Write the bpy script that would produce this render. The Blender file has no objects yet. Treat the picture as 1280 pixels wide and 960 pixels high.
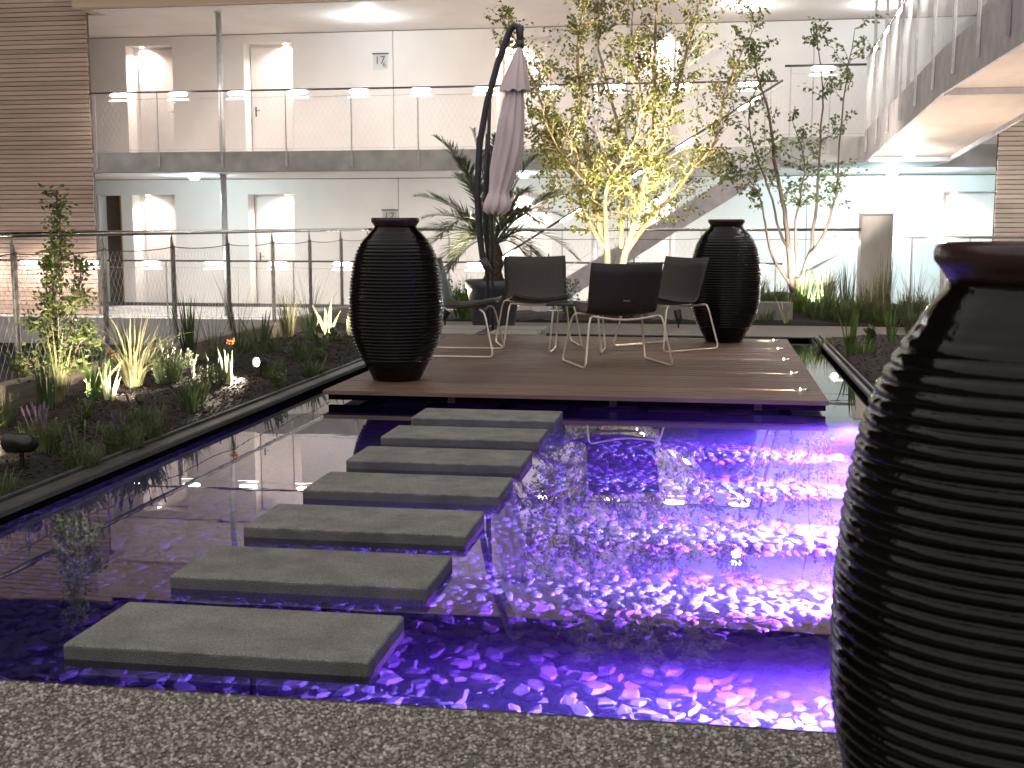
import bpy, math, random
import numpy as np
from mathutils import Vector, Matrix, noise
R = math.radians
random.seed(7); np.random.seed(7)
S = bpy.context.scene
COL = S.collection

# ------------------------------------------------------------ camera, world, light
cam = bpy.data.objects.new('camera', bpy.data.cameras.new('camera')); COL.objects.link(cam)
cam.location = (0, 0, 1.25); cam.rotation_euler = (R(90 - 7.447), 0, R(9.131))
cam.data.sensor_width = 36; cam.data.lens = 43.03
cam.data.clip_start = .05; cam.data.clip_end = 400
cam.data.dof.use_dof = True; cam.data.dof.focus_distance = 7.5; cam.data.dof.aperture_fstop = 8
S.camera = cam
W = bpy.data.worlds.new('World'); S.world = W; W.use_nodes = True
wn = W.node_tree.nodes; wl = W.node_tree.links
sky = wn.new('ShaderNodeTexSky'); sky.sky_type = 'NISHITA'; sky.sun_disc = False
sky.sun_elevation = R(-6); sky.sun_rotation = R(180)
wn['Background'].inputs['Strength'].default_value = .05
wl.new(sky.outputs[0], wn['Background'].inputs['Color'])
sun = bpy.data.objects.new('sun', bpy.data.lights.new('sun', 'SUN')); COL.objects.link(sun)
sun.data.energy = 2.6; sun.data.angle = R(125); sun.data.color = (1, .93, .88)
sun.rotation_euler = (R(24), R(-5), 0)       # the lit courtyard above and behind the camera
S.view_settings.view_transform = 'Standard'; S.view_settings.look = 'None'
S.view_settings.exposure = 0; S.view_settings.gamma = 1
S.cycles.max_bounces = 7; S.cycles.diffuse_bounces = 3; S.cycles.glossy_bounces = 4
S.cycles.transparent_max_bounces = 16; S.cycles.transmission_bounces = 5
S.cycles.sample_clamp_indirect = 4; S.cycles.sample_clamp_direct = 0
S.cycles.use_light_tree = True

# ------------------------------------------------------------ materials
def newmat(name):
    m = bpy.data.materials.new(name); m.use_nodes = True
    nt = m.node_tree; b = nt.nodes['Principled BSDF']
    return m, nt, b
def mat(name, col, rough=.6, var=.25, scale=8, bump=0, bscale=60, metal=0, spec=.5, stretch=None, col2=None, coat=0, detail=4, orand=0, speck=0):
    m, nt, b = newmat(name); N, L = nt.nodes, nt.links
    tc = N.new('ShaderNodeTexCoord'); mp = N.new('ShaderNodeMapping')
    L.new(tc.outputs['Object'], mp.inputs['Vector'])
    if stretch: mp.inputs['Scale'].default_value = stretch
    nz = N.new('ShaderNodeTexNoise'); nz.inputs['Scale'].default_value = scale; nz.inputs['Detail'].default_value = detail
    L.new(mp.outputs[0], nz.inputs['Vector'])
    rp = N.new('ShaderNodeValToRGB'); e = rp.color_ramp.elements
    c2 = col2 or tuple(min(1, c * (1 + var)) for c in col); c1 = tuple(c * (1 - var) for c in col) if not col2 else col
    e[0].position = .32; e[0].color = (*c1, 1); e[1].position = .68; e[1].color = (*c2, 1)
    L.new(nz.outputs['Fac'], rp.inputs['Fac'])
    if orand:
        oi = N.new('ShaderNodeObjectInfo'); m2 = N.new('ShaderNodeMapRange'); L.new(oi.outputs['Random'], m2.inputs['Value'])
        m2.inputs['To Min'].default_value = 1-orand; m2.inputs['To Max'].default_value = 1+orand
        vm = N.new('ShaderNodeVectorMath'); vm.operation = 'SCALE'; L.new(rp.outputs['Color'], vm.inputs[0]); L.new(m2.outputs[0], vm.inputs['Scale']); L.new(vm.outputs[0], b.inputs['Base Color'])
        ad = N.new('ShaderNodeVectorMath'); ad.operation = 'ADD'; L.new(mp.outputs[0], ad.inputs[0]); sc_ = N.new('ShaderNodeMath'); sc_.operation = 'MULTIPLY'; sc_.inputs[1].default_value = 37; L.new(oi.outputs['Random'], sc_.inputs[0]); L.new(sc_.outputs[0], ad.inputs[1]); L.new(ad.outputs[0], nz.inputs['Vector'])
    else: L.new(rp.outputs['Color'], b.inputs['Base Color'])
    if speck:
        src = b.inputs['Base Color'].links[0].from_socket; n3 = N.new('ShaderNodeTexNoise'); n3.inputs['Scale'].default_value = 260; n3.inputs['Detail'].default_value = 2; L.new(tc.outputs['Object'], n3.inputs['Vector'])
        m3 = N.new('ShaderNodeMapRange'); m3.inputs['From Min'].default_value = .3; m3.inputs['From Max'].default_value = .7; m3.inputs['To Min'].default_value = 1-speck; m3.inputs['To Max'].default_value = 1+speck; L.new(n3.outputs['Fac'], m3.inputs['Value'])
        v3 = N.new('ShaderNodeVectorMath'); v3.operation = 'SCALE'; L.new(src, v3.inputs[0]); L.new(m3.outputs[0], v3.inputs['Scale']); L.new(v3.outputs[0], b.inputs['Base Color'])
    b.inputs['Roughness'].default_value = rough; b.inputs['Metallic'].default_value = metal
    b.inputs['Specular IOR Level'].default_value = spec
    if coat: b.inputs['Coat Weight'].default_value = coat; b.inputs['Coat Roughness'].default_value = .08
    mr = N.new('ShaderNodeMapRange'); L.new(nz.outputs['Fac'], mr.inputs['Value'])
    mr.inputs['To Min'].default_value = max(.02, rough - .08); mr.inputs['To Max'].default_value = min(1, rough + .08)
    L.new(mr.outputs[0], b.inputs['Roughness'])
    if bump:
        n2 = N.new('ShaderNodeTexNoise'); n2.inputs['Scale'].default_value = bscale; n2.inputs['Detail'].default_value = 5
        L.new(mp.outputs[0], n2.inputs['Vector'])
        bp = N.new('ShaderNodeBump'); bp.inputs['Strength'].default_value = bump; bp.inputs['Distance'].default_value = .02
        L.new(n2.outputs['Fac'], bp.inputs['Height']); L.new(bp.outputs[0], b.inputs['Normal'])
    return m
def leafmat(name, col, trans=.35, col2=None):
    m, nt, b = newmat(name); N, L = nt.nodes, nt.links
    oi = N.new('ShaderNodeTexCoord'); nz = N.new('ShaderNodeTexNoise'); nz.inputs['Scale'].default_value = 9
    L.new(oi.outputs['Object'], nz.inputs['Vector'])
    rp = N.new('ShaderNodeValToRGB'); e = rp.color_ramp.elements
    e[0].position = .35; e[0].color = (*(c * .6 for c in col), 1); e[1].position = .65; e[1].color = (*(col2 or tuple(c * 1.5 for c in col)), 1)
    L.new(nz.outputs['Fac'], rp.inputs['Fac'])
    b.inputs['Roughness'].default_value = .45; L.new(rp.outputs['Color'], b.inputs['Base Color'])
    t = N.new('ShaderNodeBsdfTranslucent'); L.new(rp.outputs['Color'], t.inputs['Color'])
    mx = N.new('ShaderNodeMixShader'); mx.inputs[0].default_value = trans
    L.new(b.outputs[0], mx.inputs[1]); L.new(t.outputs[0], mx.inputs[2])
    L.new(mx.outputs[0], N['Material Output'].inputs['Surface'])
    return m
def emis(name, col, s):
    m, nt, b = newmat(name)
    b.inputs['Base Color'].default_value = (*col, 1); b.inputs['Emission Color'].default_value = (*col, 1); b.inputs['Emission Strength'].default_value = s
    return m
def glassmat(name, tint=(.95, .97, .97), ior=1.45, rough=0., bump=0, bscale=3):
    m, nt, b = newmat(name); N, L = nt.nodes, nt.links
    fr = N.new('ShaderNodeFresnel'); fr.inputs['IOR'].default_value = ior
    if not bump: fr = N.new('ShaderNodeValue'); fr.outputs[0].default_value = .08
    tr = N.new('ShaderNodeBsdfTransparent'); tr.inputs['Color'].default_value = (*tint, 1)
    gl = N.new('ShaderNodeBsdfGlossy'); gl.inputs['Roughness'].default_value = rough
    if bump:
        tc = N.new('ShaderNodeTexCoord'); nz = N.new('ShaderNodeTexNoise'); nz.inputs['Scale'].default_value = bscale; nz.inputs['Detail'].default_value = 2
        L.new(tc.outputs['Object'], nz.inputs['Vector'])
        bp = N.new('ShaderNodeBump'); bp.inputs['Strength'].default_value = bump; bp.inputs['Distance'].default_value = .01
        L.new(nz.outputs['Fac'], bp.inputs['Height']); L.new(bp.outputs[0], gl.inputs['Normal']); L.new(bp.outputs[0], fr.inputs['Normal'])
    mx = N.new('ShaderNodeMixShader'); mm = N.new('ShaderNodeMath'); mm.operation = 'MULTIPLY'; mm.use_clamp = True; mm.inputs[1].default_value = 2.0 if bump else 1.0; L.new(fr.outputs[0], mm.inputs[0]); L.new(mm.outputs[0], mx.inputs[0]); L.new(tr.outputs[0], mx.inputs[1]); L.new(gl.outputs[0], mx.inputs[2])
    L.new(mx.outputs[0], N['Material Output'].inputs['Surface'])
    return m
M = dict(
    wall=mat('wall_render', (.745, .695, .665), .75, .06, .9, .08, 40, detail=9),
    white=mat('white_paint', (.78, .735, .71), .5, .03, 3),
    ceiling=mat('ceiling_paint', (.73, .675, .64), .7, .04, 2),
    beige=mat('beige_board', (.50, .38, .27), .7, .12, 2, stretch=(.3, 1, 6)),
    concrete=mat('cast_concrete', (.21, .20, .19), .8, .18, 5, .25, 50),
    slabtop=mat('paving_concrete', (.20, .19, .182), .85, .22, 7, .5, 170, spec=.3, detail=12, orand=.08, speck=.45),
    galconc=mat('gallery_concrete', (.42, .40, .385), .8, .2, 3.2, .2, 30, detail=7),
    steel=mat('galvanised_steel', (.52, .51, .50), .45, .12, 12, .05, 50, metal=.35),
    stainless=mat('stainless_steel', (.62, .60, .57), .22, .06, 10, metal=1),
    chrome=mat('brushed_chair_tube', (.80, .68, .58), .35, .05, 10, metal=.45),
    darksteel=mat('dark_steel', (.075, .07, .07), .5, .25, 14, .1, 60, metal=.3),
    stringer=mat('stair_steel', (.60, .54, .535), .6, .15, 6, .06, 60),
    slat=mat('larch_slat', (.42, .305, .245), .75, .16, 3, .3, 40, stretch=(.25, 1, 5), orand=.12),
    slat2=mat('larch_slat_lit', (.74, .58, .47), .75, .15, 3, .2, 40, stretch=(.25, 1, 5), orand=.1),  # slat2: lighter copy of the slat wood, lamp light put into its colour
    lath=mat('dark_lath', (.12, .085, .065), .8, .2, 5),
    board=mat('formwork_board', (.72, .57, .46), .55, .16, 2.2, .15, 30, stretch=(1, .25, 1)),
    deck=mat('deck_wood', (.115, .068, .050), .5, .3, 5, .3, 60, stretch=(.5, 9, 4), orand=.22),
    deckdark=mat('deck_joist', (.04, .03, .025), .7, .3, 5),
    glaze=mat('dark_glaze', (.006, .004, .004), .10, .5, 4, .12, 26, spec=.22),
    glaze_rim=mat('brown_glaze', (.035, .018, .015), .25, .4, 5, .1, 30, spec=.4),
    soil=mat('bark_mulch_ground', (.016, .010, .0075), .95, .45, 30, .9, 70, detail=8),
    chip=mat('bark_chip', (.034, .020, .014), .9, .5, 20),
    gravel=mat('gravel_ground', (.16, .143, .13), .9, .4, 70, .8, 120, detail=8),
    slate=mat('slate_stone', (.10, .096, .096), .55, .4, 14, .35, 50, spec=.35, orand=.4),
    poolbed=mat('pool_lining', (.004, .004, .004), .95, .3, 8, spec=.0),
    bark=mat('pale_bark', (.30, .22, .14), .8, .3, 14, .4, 40, stretch=(1, 1, .3)),
    bark2=mat('brown_bark', (.12, .085, .065), .8, .3, 14, .4, 40, stretch=(1, 1, .3)),
    wicker=None, cloth=mat('mauve_cloth', (.68, .58, .60), .85, .1, 10, .2, 90, stretch=(1, 1, .2)),
    pole=mat('umbrella_pole', (.06, .058, .068), .4, .15, 10, metal=.3),
    pot=mat('plastic_pot', (.075, .078, .088), .5, .15, 6),
    fibre=mat('palm_fibre', (.12, .08, .05), .9, .5, 30, .8, 60),
    pave=mat('grey_tile', (.24, .22, .20), .8, .15, 10, .3, 90),
    timber=mat('weathered_timber', (.23, .185, .155), .85, .25, 5, .4, 40, stretch=(4, .6, 6)),
    black=mat('black_metal', (.02, .02, .02), .35, .3, 10, metal=.2),
    dooredge=mat('oak_edge', (.36, .22, .10), .6, .2, 6, stretch=(6, 6, .6)),
    doordark=mat('dark_opening', (.09, .065, .045), .7, .2, 4),
    courtyard=mat('courtyard_paving', (.13, .12, .11), .85, .2, 3, .2, 20),
    leaf_a=leafmat('tree_leaf', (.12, .145, .035), .5, (.19, .20, .06)),
    leaf_b=leafmat('maple_leaf', (.12, .165, .06), .5, (.17, .20, .08)),
    leaf_c=leafmat('shrub_leaf', (.10, .13, .035), .35),
    grass=leafmat('grass_blade', (.07, .105, .038), .3),
    straw=leafmat('pale_grass_blade', (.22, .21, .11), .3),
    iris=leafmat('iris_blade', (.09, .14, .035), .3),
    palei=leafmat('variegated_blade', (.42, .44, .25), .3),
    lav=leafmat('lavender_leaf', (.11, .14, .06), .25),
    palm=leafmat('palm_leaflet', (.12, .135, .085), .25),
    pink=leafmat('pink_petal', (.30, .20, .30), .3), violet=leafmat('violet_petal', (.10, .07, .13), .3),
    orange=leafmat('orange_petal', (.45, .17, .05), .3), whitep=leafmat('cream_leaf', (.60, .61, .46), .3),
    led=emis('led_lens', (1, .95, .9), 40), strip=emis('glowing_cable', (1,.93,.88), 5), ledwarm=emis('warm_lens', (1, .86, .68), 25), ledcool=emis('cool_lens', (.72, .95, 1), 22),  # strip: emission painting the lamplit railing cable, not a lamp lens
    ledpool=emis('pool_lens', (.3, .25, 1), 8),
    water=glassmat('pool_water', (.70, .70, .80), 1.33, 0, .018, 4.), glass=glassmat('clear_glass', (.96, .98, .98), 1.45),
    stele=mat('brushed_plate', (.62, .57, .52), .5, .1, 6, stretch=(1,1,.2)),
    postgrey=mat('weathered_galvanising', (.24, .22, .21), .6, .35, 25, .1, 60),
    ink=mat('sign_ink', (.16, .13, .16), .6, .1), ceramic=mat('white_ceramic', (.7, .7, .68), .3, .03),
)
def wet_shade_band(m, z0, z1):  # darkens low faces: shade of unlit sides plus damp, put into base colour
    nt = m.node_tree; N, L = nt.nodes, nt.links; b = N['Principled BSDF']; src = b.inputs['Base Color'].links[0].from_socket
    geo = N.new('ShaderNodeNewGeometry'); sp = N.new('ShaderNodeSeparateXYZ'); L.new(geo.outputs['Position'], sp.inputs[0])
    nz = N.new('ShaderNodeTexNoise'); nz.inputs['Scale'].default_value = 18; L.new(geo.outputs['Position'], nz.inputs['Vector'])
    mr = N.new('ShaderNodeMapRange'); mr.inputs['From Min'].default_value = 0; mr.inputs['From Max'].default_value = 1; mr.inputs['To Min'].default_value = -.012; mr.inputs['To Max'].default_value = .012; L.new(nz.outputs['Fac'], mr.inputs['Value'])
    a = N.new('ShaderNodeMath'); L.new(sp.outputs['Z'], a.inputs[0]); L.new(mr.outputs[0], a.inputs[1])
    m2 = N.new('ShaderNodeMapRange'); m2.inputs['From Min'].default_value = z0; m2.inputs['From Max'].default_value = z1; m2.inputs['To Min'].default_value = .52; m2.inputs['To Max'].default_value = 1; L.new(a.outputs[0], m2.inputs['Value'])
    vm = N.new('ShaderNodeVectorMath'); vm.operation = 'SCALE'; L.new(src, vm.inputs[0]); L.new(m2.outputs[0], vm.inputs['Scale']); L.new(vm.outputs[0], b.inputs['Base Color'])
wet_shade_band(M['slabtop'], .032, .043)
def wickermat():
    m, nt, b = newmat('woven_rattan'); N, L = nt.nodes, nt.links
    tc = N.new('ShaderNodeTexCoord')
    w = N.new('ShaderNodeTexWave'); w.bands_direction = 'X'; w.inputs['Scale'].default_value = 22; w.inputs['Distortion'].default_value = .4
    w2 = N.new('ShaderNodeTexWave'); w2.bands_direction = 'Z'; w2.inputs['Scale'].default_value = 30; w2.inputs['Distortion'].default_value = .4
    L.new(tc.outputs['Object'], w.inputs['Vector']); L.new(tc.outputs['Object'], w2.inputs['Vector'])
    mu = N.new('ShaderNodeMath'); mu.operation = 'MULTIPLY'; L.new(w.outputs['Fac'], mu.inputs[0]); L.new(w2.outputs['Fac'], mu.inputs[1])
    rp = N.new('ShaderNodeValToRGB'); rp.color_ramp.elements[0].color = (.012, .009, .008, 1); rp.color_ramp.elements[1].color = (.075, .05, .042, 1)
    L.new(mu.outputs[0], rp.inputs['Fac']); L.new(rp.outputs[0], b.inputs['Base Color']); b.inputs['Roughness'].default_value = .5
    bp = N.new('ShaderNodeBump'); bp.inputs['Strength'].default_value = .6; bp.inputs['Distance'].default_value = .004
    L.new(mu.outputs[0], bp.inputs['Height']); L.new(bp.outputs[0], b.inputs['Normal'])
    return m
M['wicker'] = wickermat()

# ------------------------------------------------------------ mesh helpers
class MB:
    def __init__(s): s.v = []; s.f = []
    def add(s, vs, fs):
        o = len(s.v); s.v += [tuple(v) for v in vs]; s.f += [tuple(i + o for i in f) for f in fs]; return s
    def box(s, x0, x1, y0, y1, z0, z1):
        return s.add([(x0,y0,z0),(x1,y0,z0),(x1,y1,z0),(x0,y1,z0),(x0,y0,z1),(x1,y0,z1),(x1,y1,z1),(x0,y1,z1)],
                     [(0,3,2,1),(4,5,6,7),(0,1,5,4),(1,2,6,5),(2,3,7,6),(3,0,4,7)])
    def bbox(s, x0, x1, y0, y1, z0, z1, b=.006):           # box with chamfered top and vertical edges
        vs = []
        for z, k in ((z0, 0), (z1 - b, 0), (z1, b)):
            for x, y in ((x0+b+k,y0+k),(x1-b-k,y0+k),(x1-k,y0+b+k),(x1-k,y1-b-k),(x1-b-k,y1-k),(x0+b+k,y1-k),(x0+k,y1-b-k),(x0+k,y0+b+k)): vs.append((x,y,z))
        fs = [tuple(range(7,-1,-1)), tuple(range(16,24))]
        for r in (0, 8):
            for i in range(8): fs.append((r+i, r+(i+1)%8, r+8+(i+1)%8, r+8+i))
        return s.add(vs, fs)
    def prism(s, poly, y0, y1):                            # polygon in x-z pushed along y
        n = len(poly); vs = [(x, y0, z) for x, z in poly] + [(x, y1, z) for x, z in poly]
        return s.add(vs, [tuple(range(n)), tuple(range(2*n-1, n-1, -1))] + [(i, i+n, (i+1)%n+n, (i+1)%n) for i in range(n)])
    def prismx(s, poly, x0, x1):                           # polygon in y-z pushed along x
        n = len(poly); vs = [(x0, y, z) for y, z in poly] + [(x1, y, z) for y, z in poly]
        return s.add(vs, [tuple(range(n-1, -1, -1)), tuple(range(n, 2*n))] + [(i, (i+1)%n, (i+1)%n+n, i+n) for i in range(n)])
    def tube(s, pts, r, n=6, cap=True):
        P = [Vector(p) for p in pts]; k = len(P)
        rs = r if isinstance(r, (list, tuple)) else [r] * k
        up = Vector((0,0,1)); vs = []; prev = None
        for i, p in enumerate(P):
            d = (P[min(i+1,k-1)] - P[max(i-1,0)])
            if d.length < 1e-9: d = Vector((0,0,1))
            d.normalize()
            if prev is None:
                a = d.cross(up if abs(d.z) < .95 else Vector((1,0,0))).normalized()
            else:
                a = (prev - d * prev.dot(d)); a = a.normalized() if a.length > 1e-6 else d.orthogonal().normalized()
            prev = a; b = d.cross(a)
            for j in range(n):
                t = 2*math.pi*j/n; vs.append(p + (a*math.cos(t) + b*math.sin(t)) * rs[i])
        fs = []
        for i in range(k-1):
            for j in range(n): fs.append((i*n+j, i*n+(j+1)%n, (i+1)*n+(j+1)%n, (i+1)*n+j))
        if cap and n > 2: fs += [tuple(range(n-1,-1,-1)), tuple((k-1)*n+j for j in range(n))]
        return s.add(vs, fs)
    def lathe(s, prof, n=32, c=(0,0,0), wob=None):
        vs = []; m = len(prof)
        for i, (r, z) in enumerate(prof):
            for j in range(n):
                t = 2*math.pi*j/n; q = r + (wob(i, t) if wob else 0)
                vs.append((c[0] + q*math.cos(t), c[1] + q*math.sin(t), c[2] + z))
        fs = [(i*n+j, i*n+(j+1)%n, (i+1)*n+(j+1)%n, (i+1)*n+j) for i in range(m-1) for j in range(n)]
        fs.append(tuple(range(n-1,-1,-1))); fs.append(tuple((m-1)*n+j for j in range(n)))
        return s.add(vs, fs)
    def ribbon(s, pts, w, side):
        k = len(pts); vs = []
        for i, p in enumerate(pts):
            t = i/(k-1); ww = w * (min(1, .45 + 2.2*t) if t < .3 else max(.04, (1 - (t-.3)/.7)**.75)); p = Vector(p)
            vs += [p - side*ww/2, p + side*ww/2]
        return s.add(vs, [(2*i, 2*i+1, 2*i+3, 2*i+2) for i in range(k-1)])
    def leaf(s, p, d, nrm, L, w):
        p = Vector(p); sd = d.cross(nrm); sd = sd.normalized() if sd.length > 1e-5 else Vector((1,0,0))
        n2 = sd.cross(d).normalized()
        return s.add([p, p + d*L*.45 + sd*w/2 - n2*w*.12, p + d*L, p + d*L*.45 - sd*w/2 - n2*w*.12, p + d*L*.5 + n2*w*.08], [(0,1,4),(1,2,4),(2,3,4),(3,0,4)])
    def build(s, name, m, parent=None, smooth=False, local=False, props=None):
        off = Vector((0,0,0))
        if parent is not None and not local:
            q = parent
            while q is not None: off += q.location; q = q.parent
        me = bpy.data.meshes.new(name)
        me.from_pydata([(v[0]-off.x, v[1]-off.y, v[2]-off.z) for v in s.v], [], s.f)
        me.materials.append(m)
        if smooth: me.shade_smooth()
        me.update()
        o = bpy.data.objects.new(name, me); COL.objects.link(o); o.parent = parent
        for k, v in (props or {}).items(): o[k] = v
        return o
def thing(name, label, cat, loc=(0,0,0), group=None, rz=0):
    o = bpy.data.objects.new(name, None); COL.objects.link(o); o.location = loc; o.rotation_euler = (0,0,rz); o.empty_display_size = .1
    tag(o, label, cat, group); return o
def tag(o, label, cat, group=None):
    o['label'] = label; o['category'] = cat
    if group: o['group'] = group
    return o
def struct(o): o['kind'] = 'structure'; return o
def single(mb, name, m, label, cat, base, group=None, smooth=False):   # a thing that is one mesh, origin at its base
    o = mb.build(name, m, None, smooth)
    b = Vector(base)
    for v in o.data.vertices: v.co -= b
    o.location = b
    return tag(o, label, cat, group)
def copy_tree(o, parent=None):
    c = o.copy(); COL.objects.link(c); c.parent = parent
    for ch in list(o.children): copy_tree(ch, c)
    return c
def light(kind, loc, energy, col, parent, aim=None, size=.03, cone=120, blend=.6, name='lamp_light'):
    d = bpy.data.lights.new(name, kind); d.energy = energy; d.color = col; d.shadow_soft_size = size
    if kind == 'SPOT': d.spot_size = R(cone); d.spot_blend = blend
    o = bpy.data.objects.new(name, d); COL.objects.link(o)
    off = Vector((0,0,0)); q = parent
    while q is not None: off += q.location; q = q.parent
    o.location = Vector(loc) - off; o.parent = parent
    if aim is not None: o.rotation_euler = Vector(aim).to_track_quat('-Z', 'Y').to_euler()
    return o
def scatter(name, m, tv, tf, pos, rot, scl, parent=None, props=None):
    """many small copies of a template in ONE mesh. tv (V,3), tf (F,3); pos (N,3), rot (N,3,3), scl (N,3)"""
    tv = np.asarray(tv, float); tf = np.asarray(tf, int); N = len(pos)
    v = np.einsum('nij,nvj->nvi', rot, tv[None] * scl[:, None, :]) + pos[:, None, :]
    f = tf[None] + (np.arange(N) * len(tv))[:, None, None]
    v = v.reshape(-1, 3); f = f.reshape(-1, 3)
    me = bpy.data.meshes.new(name); me.vertices.add(len(v)); me.vertices.foreach_set('co', v.ravel().astype(np.float32))
    me.loops.add(f.size); me.loops.foreach_set('vertex_index', f.ravel().astype(np.int32))
    me.polygons.add(len(f)); me.polygons.foreach_set('loop_start', np.arange(0, f.size, 3, dtype=np.int32))
    me.materials.append(m); me.update(calc_edges=True); me.validate()
    o = bpy.data.objects.new(name, me); COL.objects.link(o); o.parent = parent
    for k, q in (props or {}).items(): o[k] = q
    return o
def rots(n, tilt):
    a = np.random.rand(n)*2*np.pi; tx = np.random.randn(n)*tilt; ty = np.random.randn(n)*tilt
    c, s_ = np.cos(a), np.sin(a); z = np.zeros(n); o = np.ones(n)
    Rz = np.stack([np.stack([c,-s_,z],-1), np.stack([s_,c,z],-1), np.stack([z,z,o],-1)], 1)
    Rx = np.stack([np.stack([o,z,z],-1), np.stack([z,np.cos(tx),-np.sin(tx)],-1), np.stack([z,np.sin(tx),np.cos(tx)],-1)], 1)
    Ry = np.stack([np.stack([np.cos(ty),z,np.sin(ty)],-1), np.stack([z,o,z],-1), np.stack([-np.sin(ty),z,np.cos(ty)],-1)], 1)
    return Rx @ Ry @ Rz
def meshlines(mb, A, B, zb, zt, cell, r):
    """a diamond wire mesh between plan points A and B"""
    A, B = Vector((*A, 0)), Vector((*B, 0)); Lg = (B-A).length; d = (B-A)/Lg; H = zt-zb; n = d.cross(Vector((0,0,1)))
    def pt(u, z): return A + d*u + Vector((0,0,zb+z))
    k = 1.7; run = H / k; u = -run
    while u < Lg:
        for sgn in (1, -1):
            u0, z0, u1, z1 = (u, 0, u+run, H)
            if u0 < 0: z0 = (0-u0)*k; u0 = 0
            if u1 > Lg: z1 = (Lg-u)*k; u1 = Lg
            if u1 - u0 > .01:
                p, q = (pt(u0, z0), pt(u1, z1)) if sgn > 0 else (pt(u0, H-z0), pt(u1, H-z1))
                w = Vector((0,0,r*.8)) if True else None
                off = n*r*sgn
                mb.tube([p+off, q+off], r, 3, False)
        u += cell

# ------------------------------------------------------------ the ground, the pool, the beds
struct(MB().add([(-200,-200,-3.6),(200,-200,-3.6),(200,200,-3.6),(-200,200,-3.6)], [(0,1,2,3)]).build('courtyard_ground', M['courtyard']))
struct(MB().box(-5.0, 4.6, -8, 17.1, -1.2, -.41).build('terrace_slab', M['concrete']))
PX0, PX1, PY0, PY1 = -2.9, 1.12, 2.96, 13.45
bed = MB().box(PX0-.06, PX1+.06, PY0-.06, PY1+.06, -.40, -.33)
bed.box(PX0-.06, PX0-.004, PY0, PY1, -.33, .03); bed.box(PX1+.004, PX1+.06, PY0, PY1, -.33, .03); bed.box(PX0, PX1, PY1+.004, PY1+.06, -.33, .03); bed.box(PX0, PX1, PY0-.06, PY0-.008, -.33, .006)
pool_bed = struct(bed.build('pool_bed', M['poolbed']))
struct(MB().box(PX0-.003, PX1+.003, PY0-.007, PY1+.003, -.3285, 0).build('water', M['water']))
nt = M['water'].node_tree; pv = nt.nodes.new('ShaderNodeVolumePrincipled'); pv.inputs['Density'].default_value = .075; pv.inputs['Color'].default_value = (.75,.8,1,1); pv.inputs['Anisotropy'].default_value = .1
va = nt.nodes.new('ShaderNodeVolumeAbsorption'); va.inputs['Density'].default_value = .46; va.inputs['Color'].default_value = (.1,.1,.25,1)
ad = nt.nodes.new('ShaderNodeAddShader'); nt.links.new(pv.outputs[0], ad.inputs[0]); nt.links.new(va.outputs[0], ad.inputs[1]); nt.links.new(ad.outputs[0], nt.nodes['Material Output'].inputs['Volume'])
# resin bound gravel path in front and behind
g = MB().box(-5.0, 4.6, -8, PY0-.065, -.409, .012).box(-5.0,4.6,PY0-.0649,PY0-.012,-.1,.0118)
path = struct(g.build('gravel_path', M['gravel']))
path2 = struct(MB().box(-4.55, 4.6, PY1+.061, 15.12, -.409, .03).build('rear_gravel_path', M['gravel']))
n = 27000
oct_v = [(1,0,0),(-1,0,0),(0,1,0),(0,-1,0),(0,0,1),(0,0,-1)]; oct_f = [(0,2,4),(2,1,4),(1,3,4),(3,0,4),(2,0,5),(1,2,5),(3,1,5),(0,3,5)]
ico = MB()
def icopts():
    t = (1+5**.5)/2; v = [(-1,t,0),(1,t,0),(-1,-t,0),(1,-t,0),(0,-1,t),(0,1,t),(0,-1,-t),(0,1,-t),(t,0,-1),(t,0,1),(-t,0,-1),(-t,0,1)]
    f = [(0,11,5),(0,5,1),(0,1,7),(0,7,10),(0,10,11),(1,5,9),(5,11,4),(11,10,2),(10,7,6),(7,1,8),(3,9,4),(3,4,2),(3,2,6),(3,6,8),(3,8,9),(4,9,5),(2,4,11),(6,2,10),(8,6,7),(9,8,1)]
    v = np.array(v, float); return v/np.linalg.norm(v[0]), np.array(f)
iv, if_ = icopts()
def pebble_mat():
    m, nt, b = newmat('gravel_pebble'); N, L = nt.nodes, nt.links
    geo = N.new('ShaderNodeNewGeometry'); rp = N.new('ShaderNodeValToRGB'); e = rp.color_ramp.elements
    e[0].color = (.11,.10,.093,1); e[1].color = (.56,.52,.48,1)
    for p, c in ((.3,(.22,.20,.185,1)),(.65,(.32,.285,.265,1)),(.85,(.41,.38,.355,1))):
        q = e.new(p); q.color = c
    L.new(geo.outputs['Random Per Island'], rp.inputs['Fac']); L.new(rp.outputs[0], b.inputs['Base Color']); b.inputs['Roughness'].default_value = .6
    return m
M['pebble'] = pebble_mat()
pos = np.stack([np.random.uniform(-2.35,.75,n), np.random.uniform(2.02,PY0-.02,n), .012+np.random.rand(n)*.003], 1)
sc = np.random.uniform(.0036,.0075,n)[:,None] * np.stack([np.random.uniform(.8,1.4,n), np.random.uniform(.8,1.2,n), np.random.uniform(.5,.8,n)], 1)
scatter('gravel_pebbles', M['pebble'], iv, if_, pos, rots(n,.35), sc, path, {'kind':'stuff'})
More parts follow.
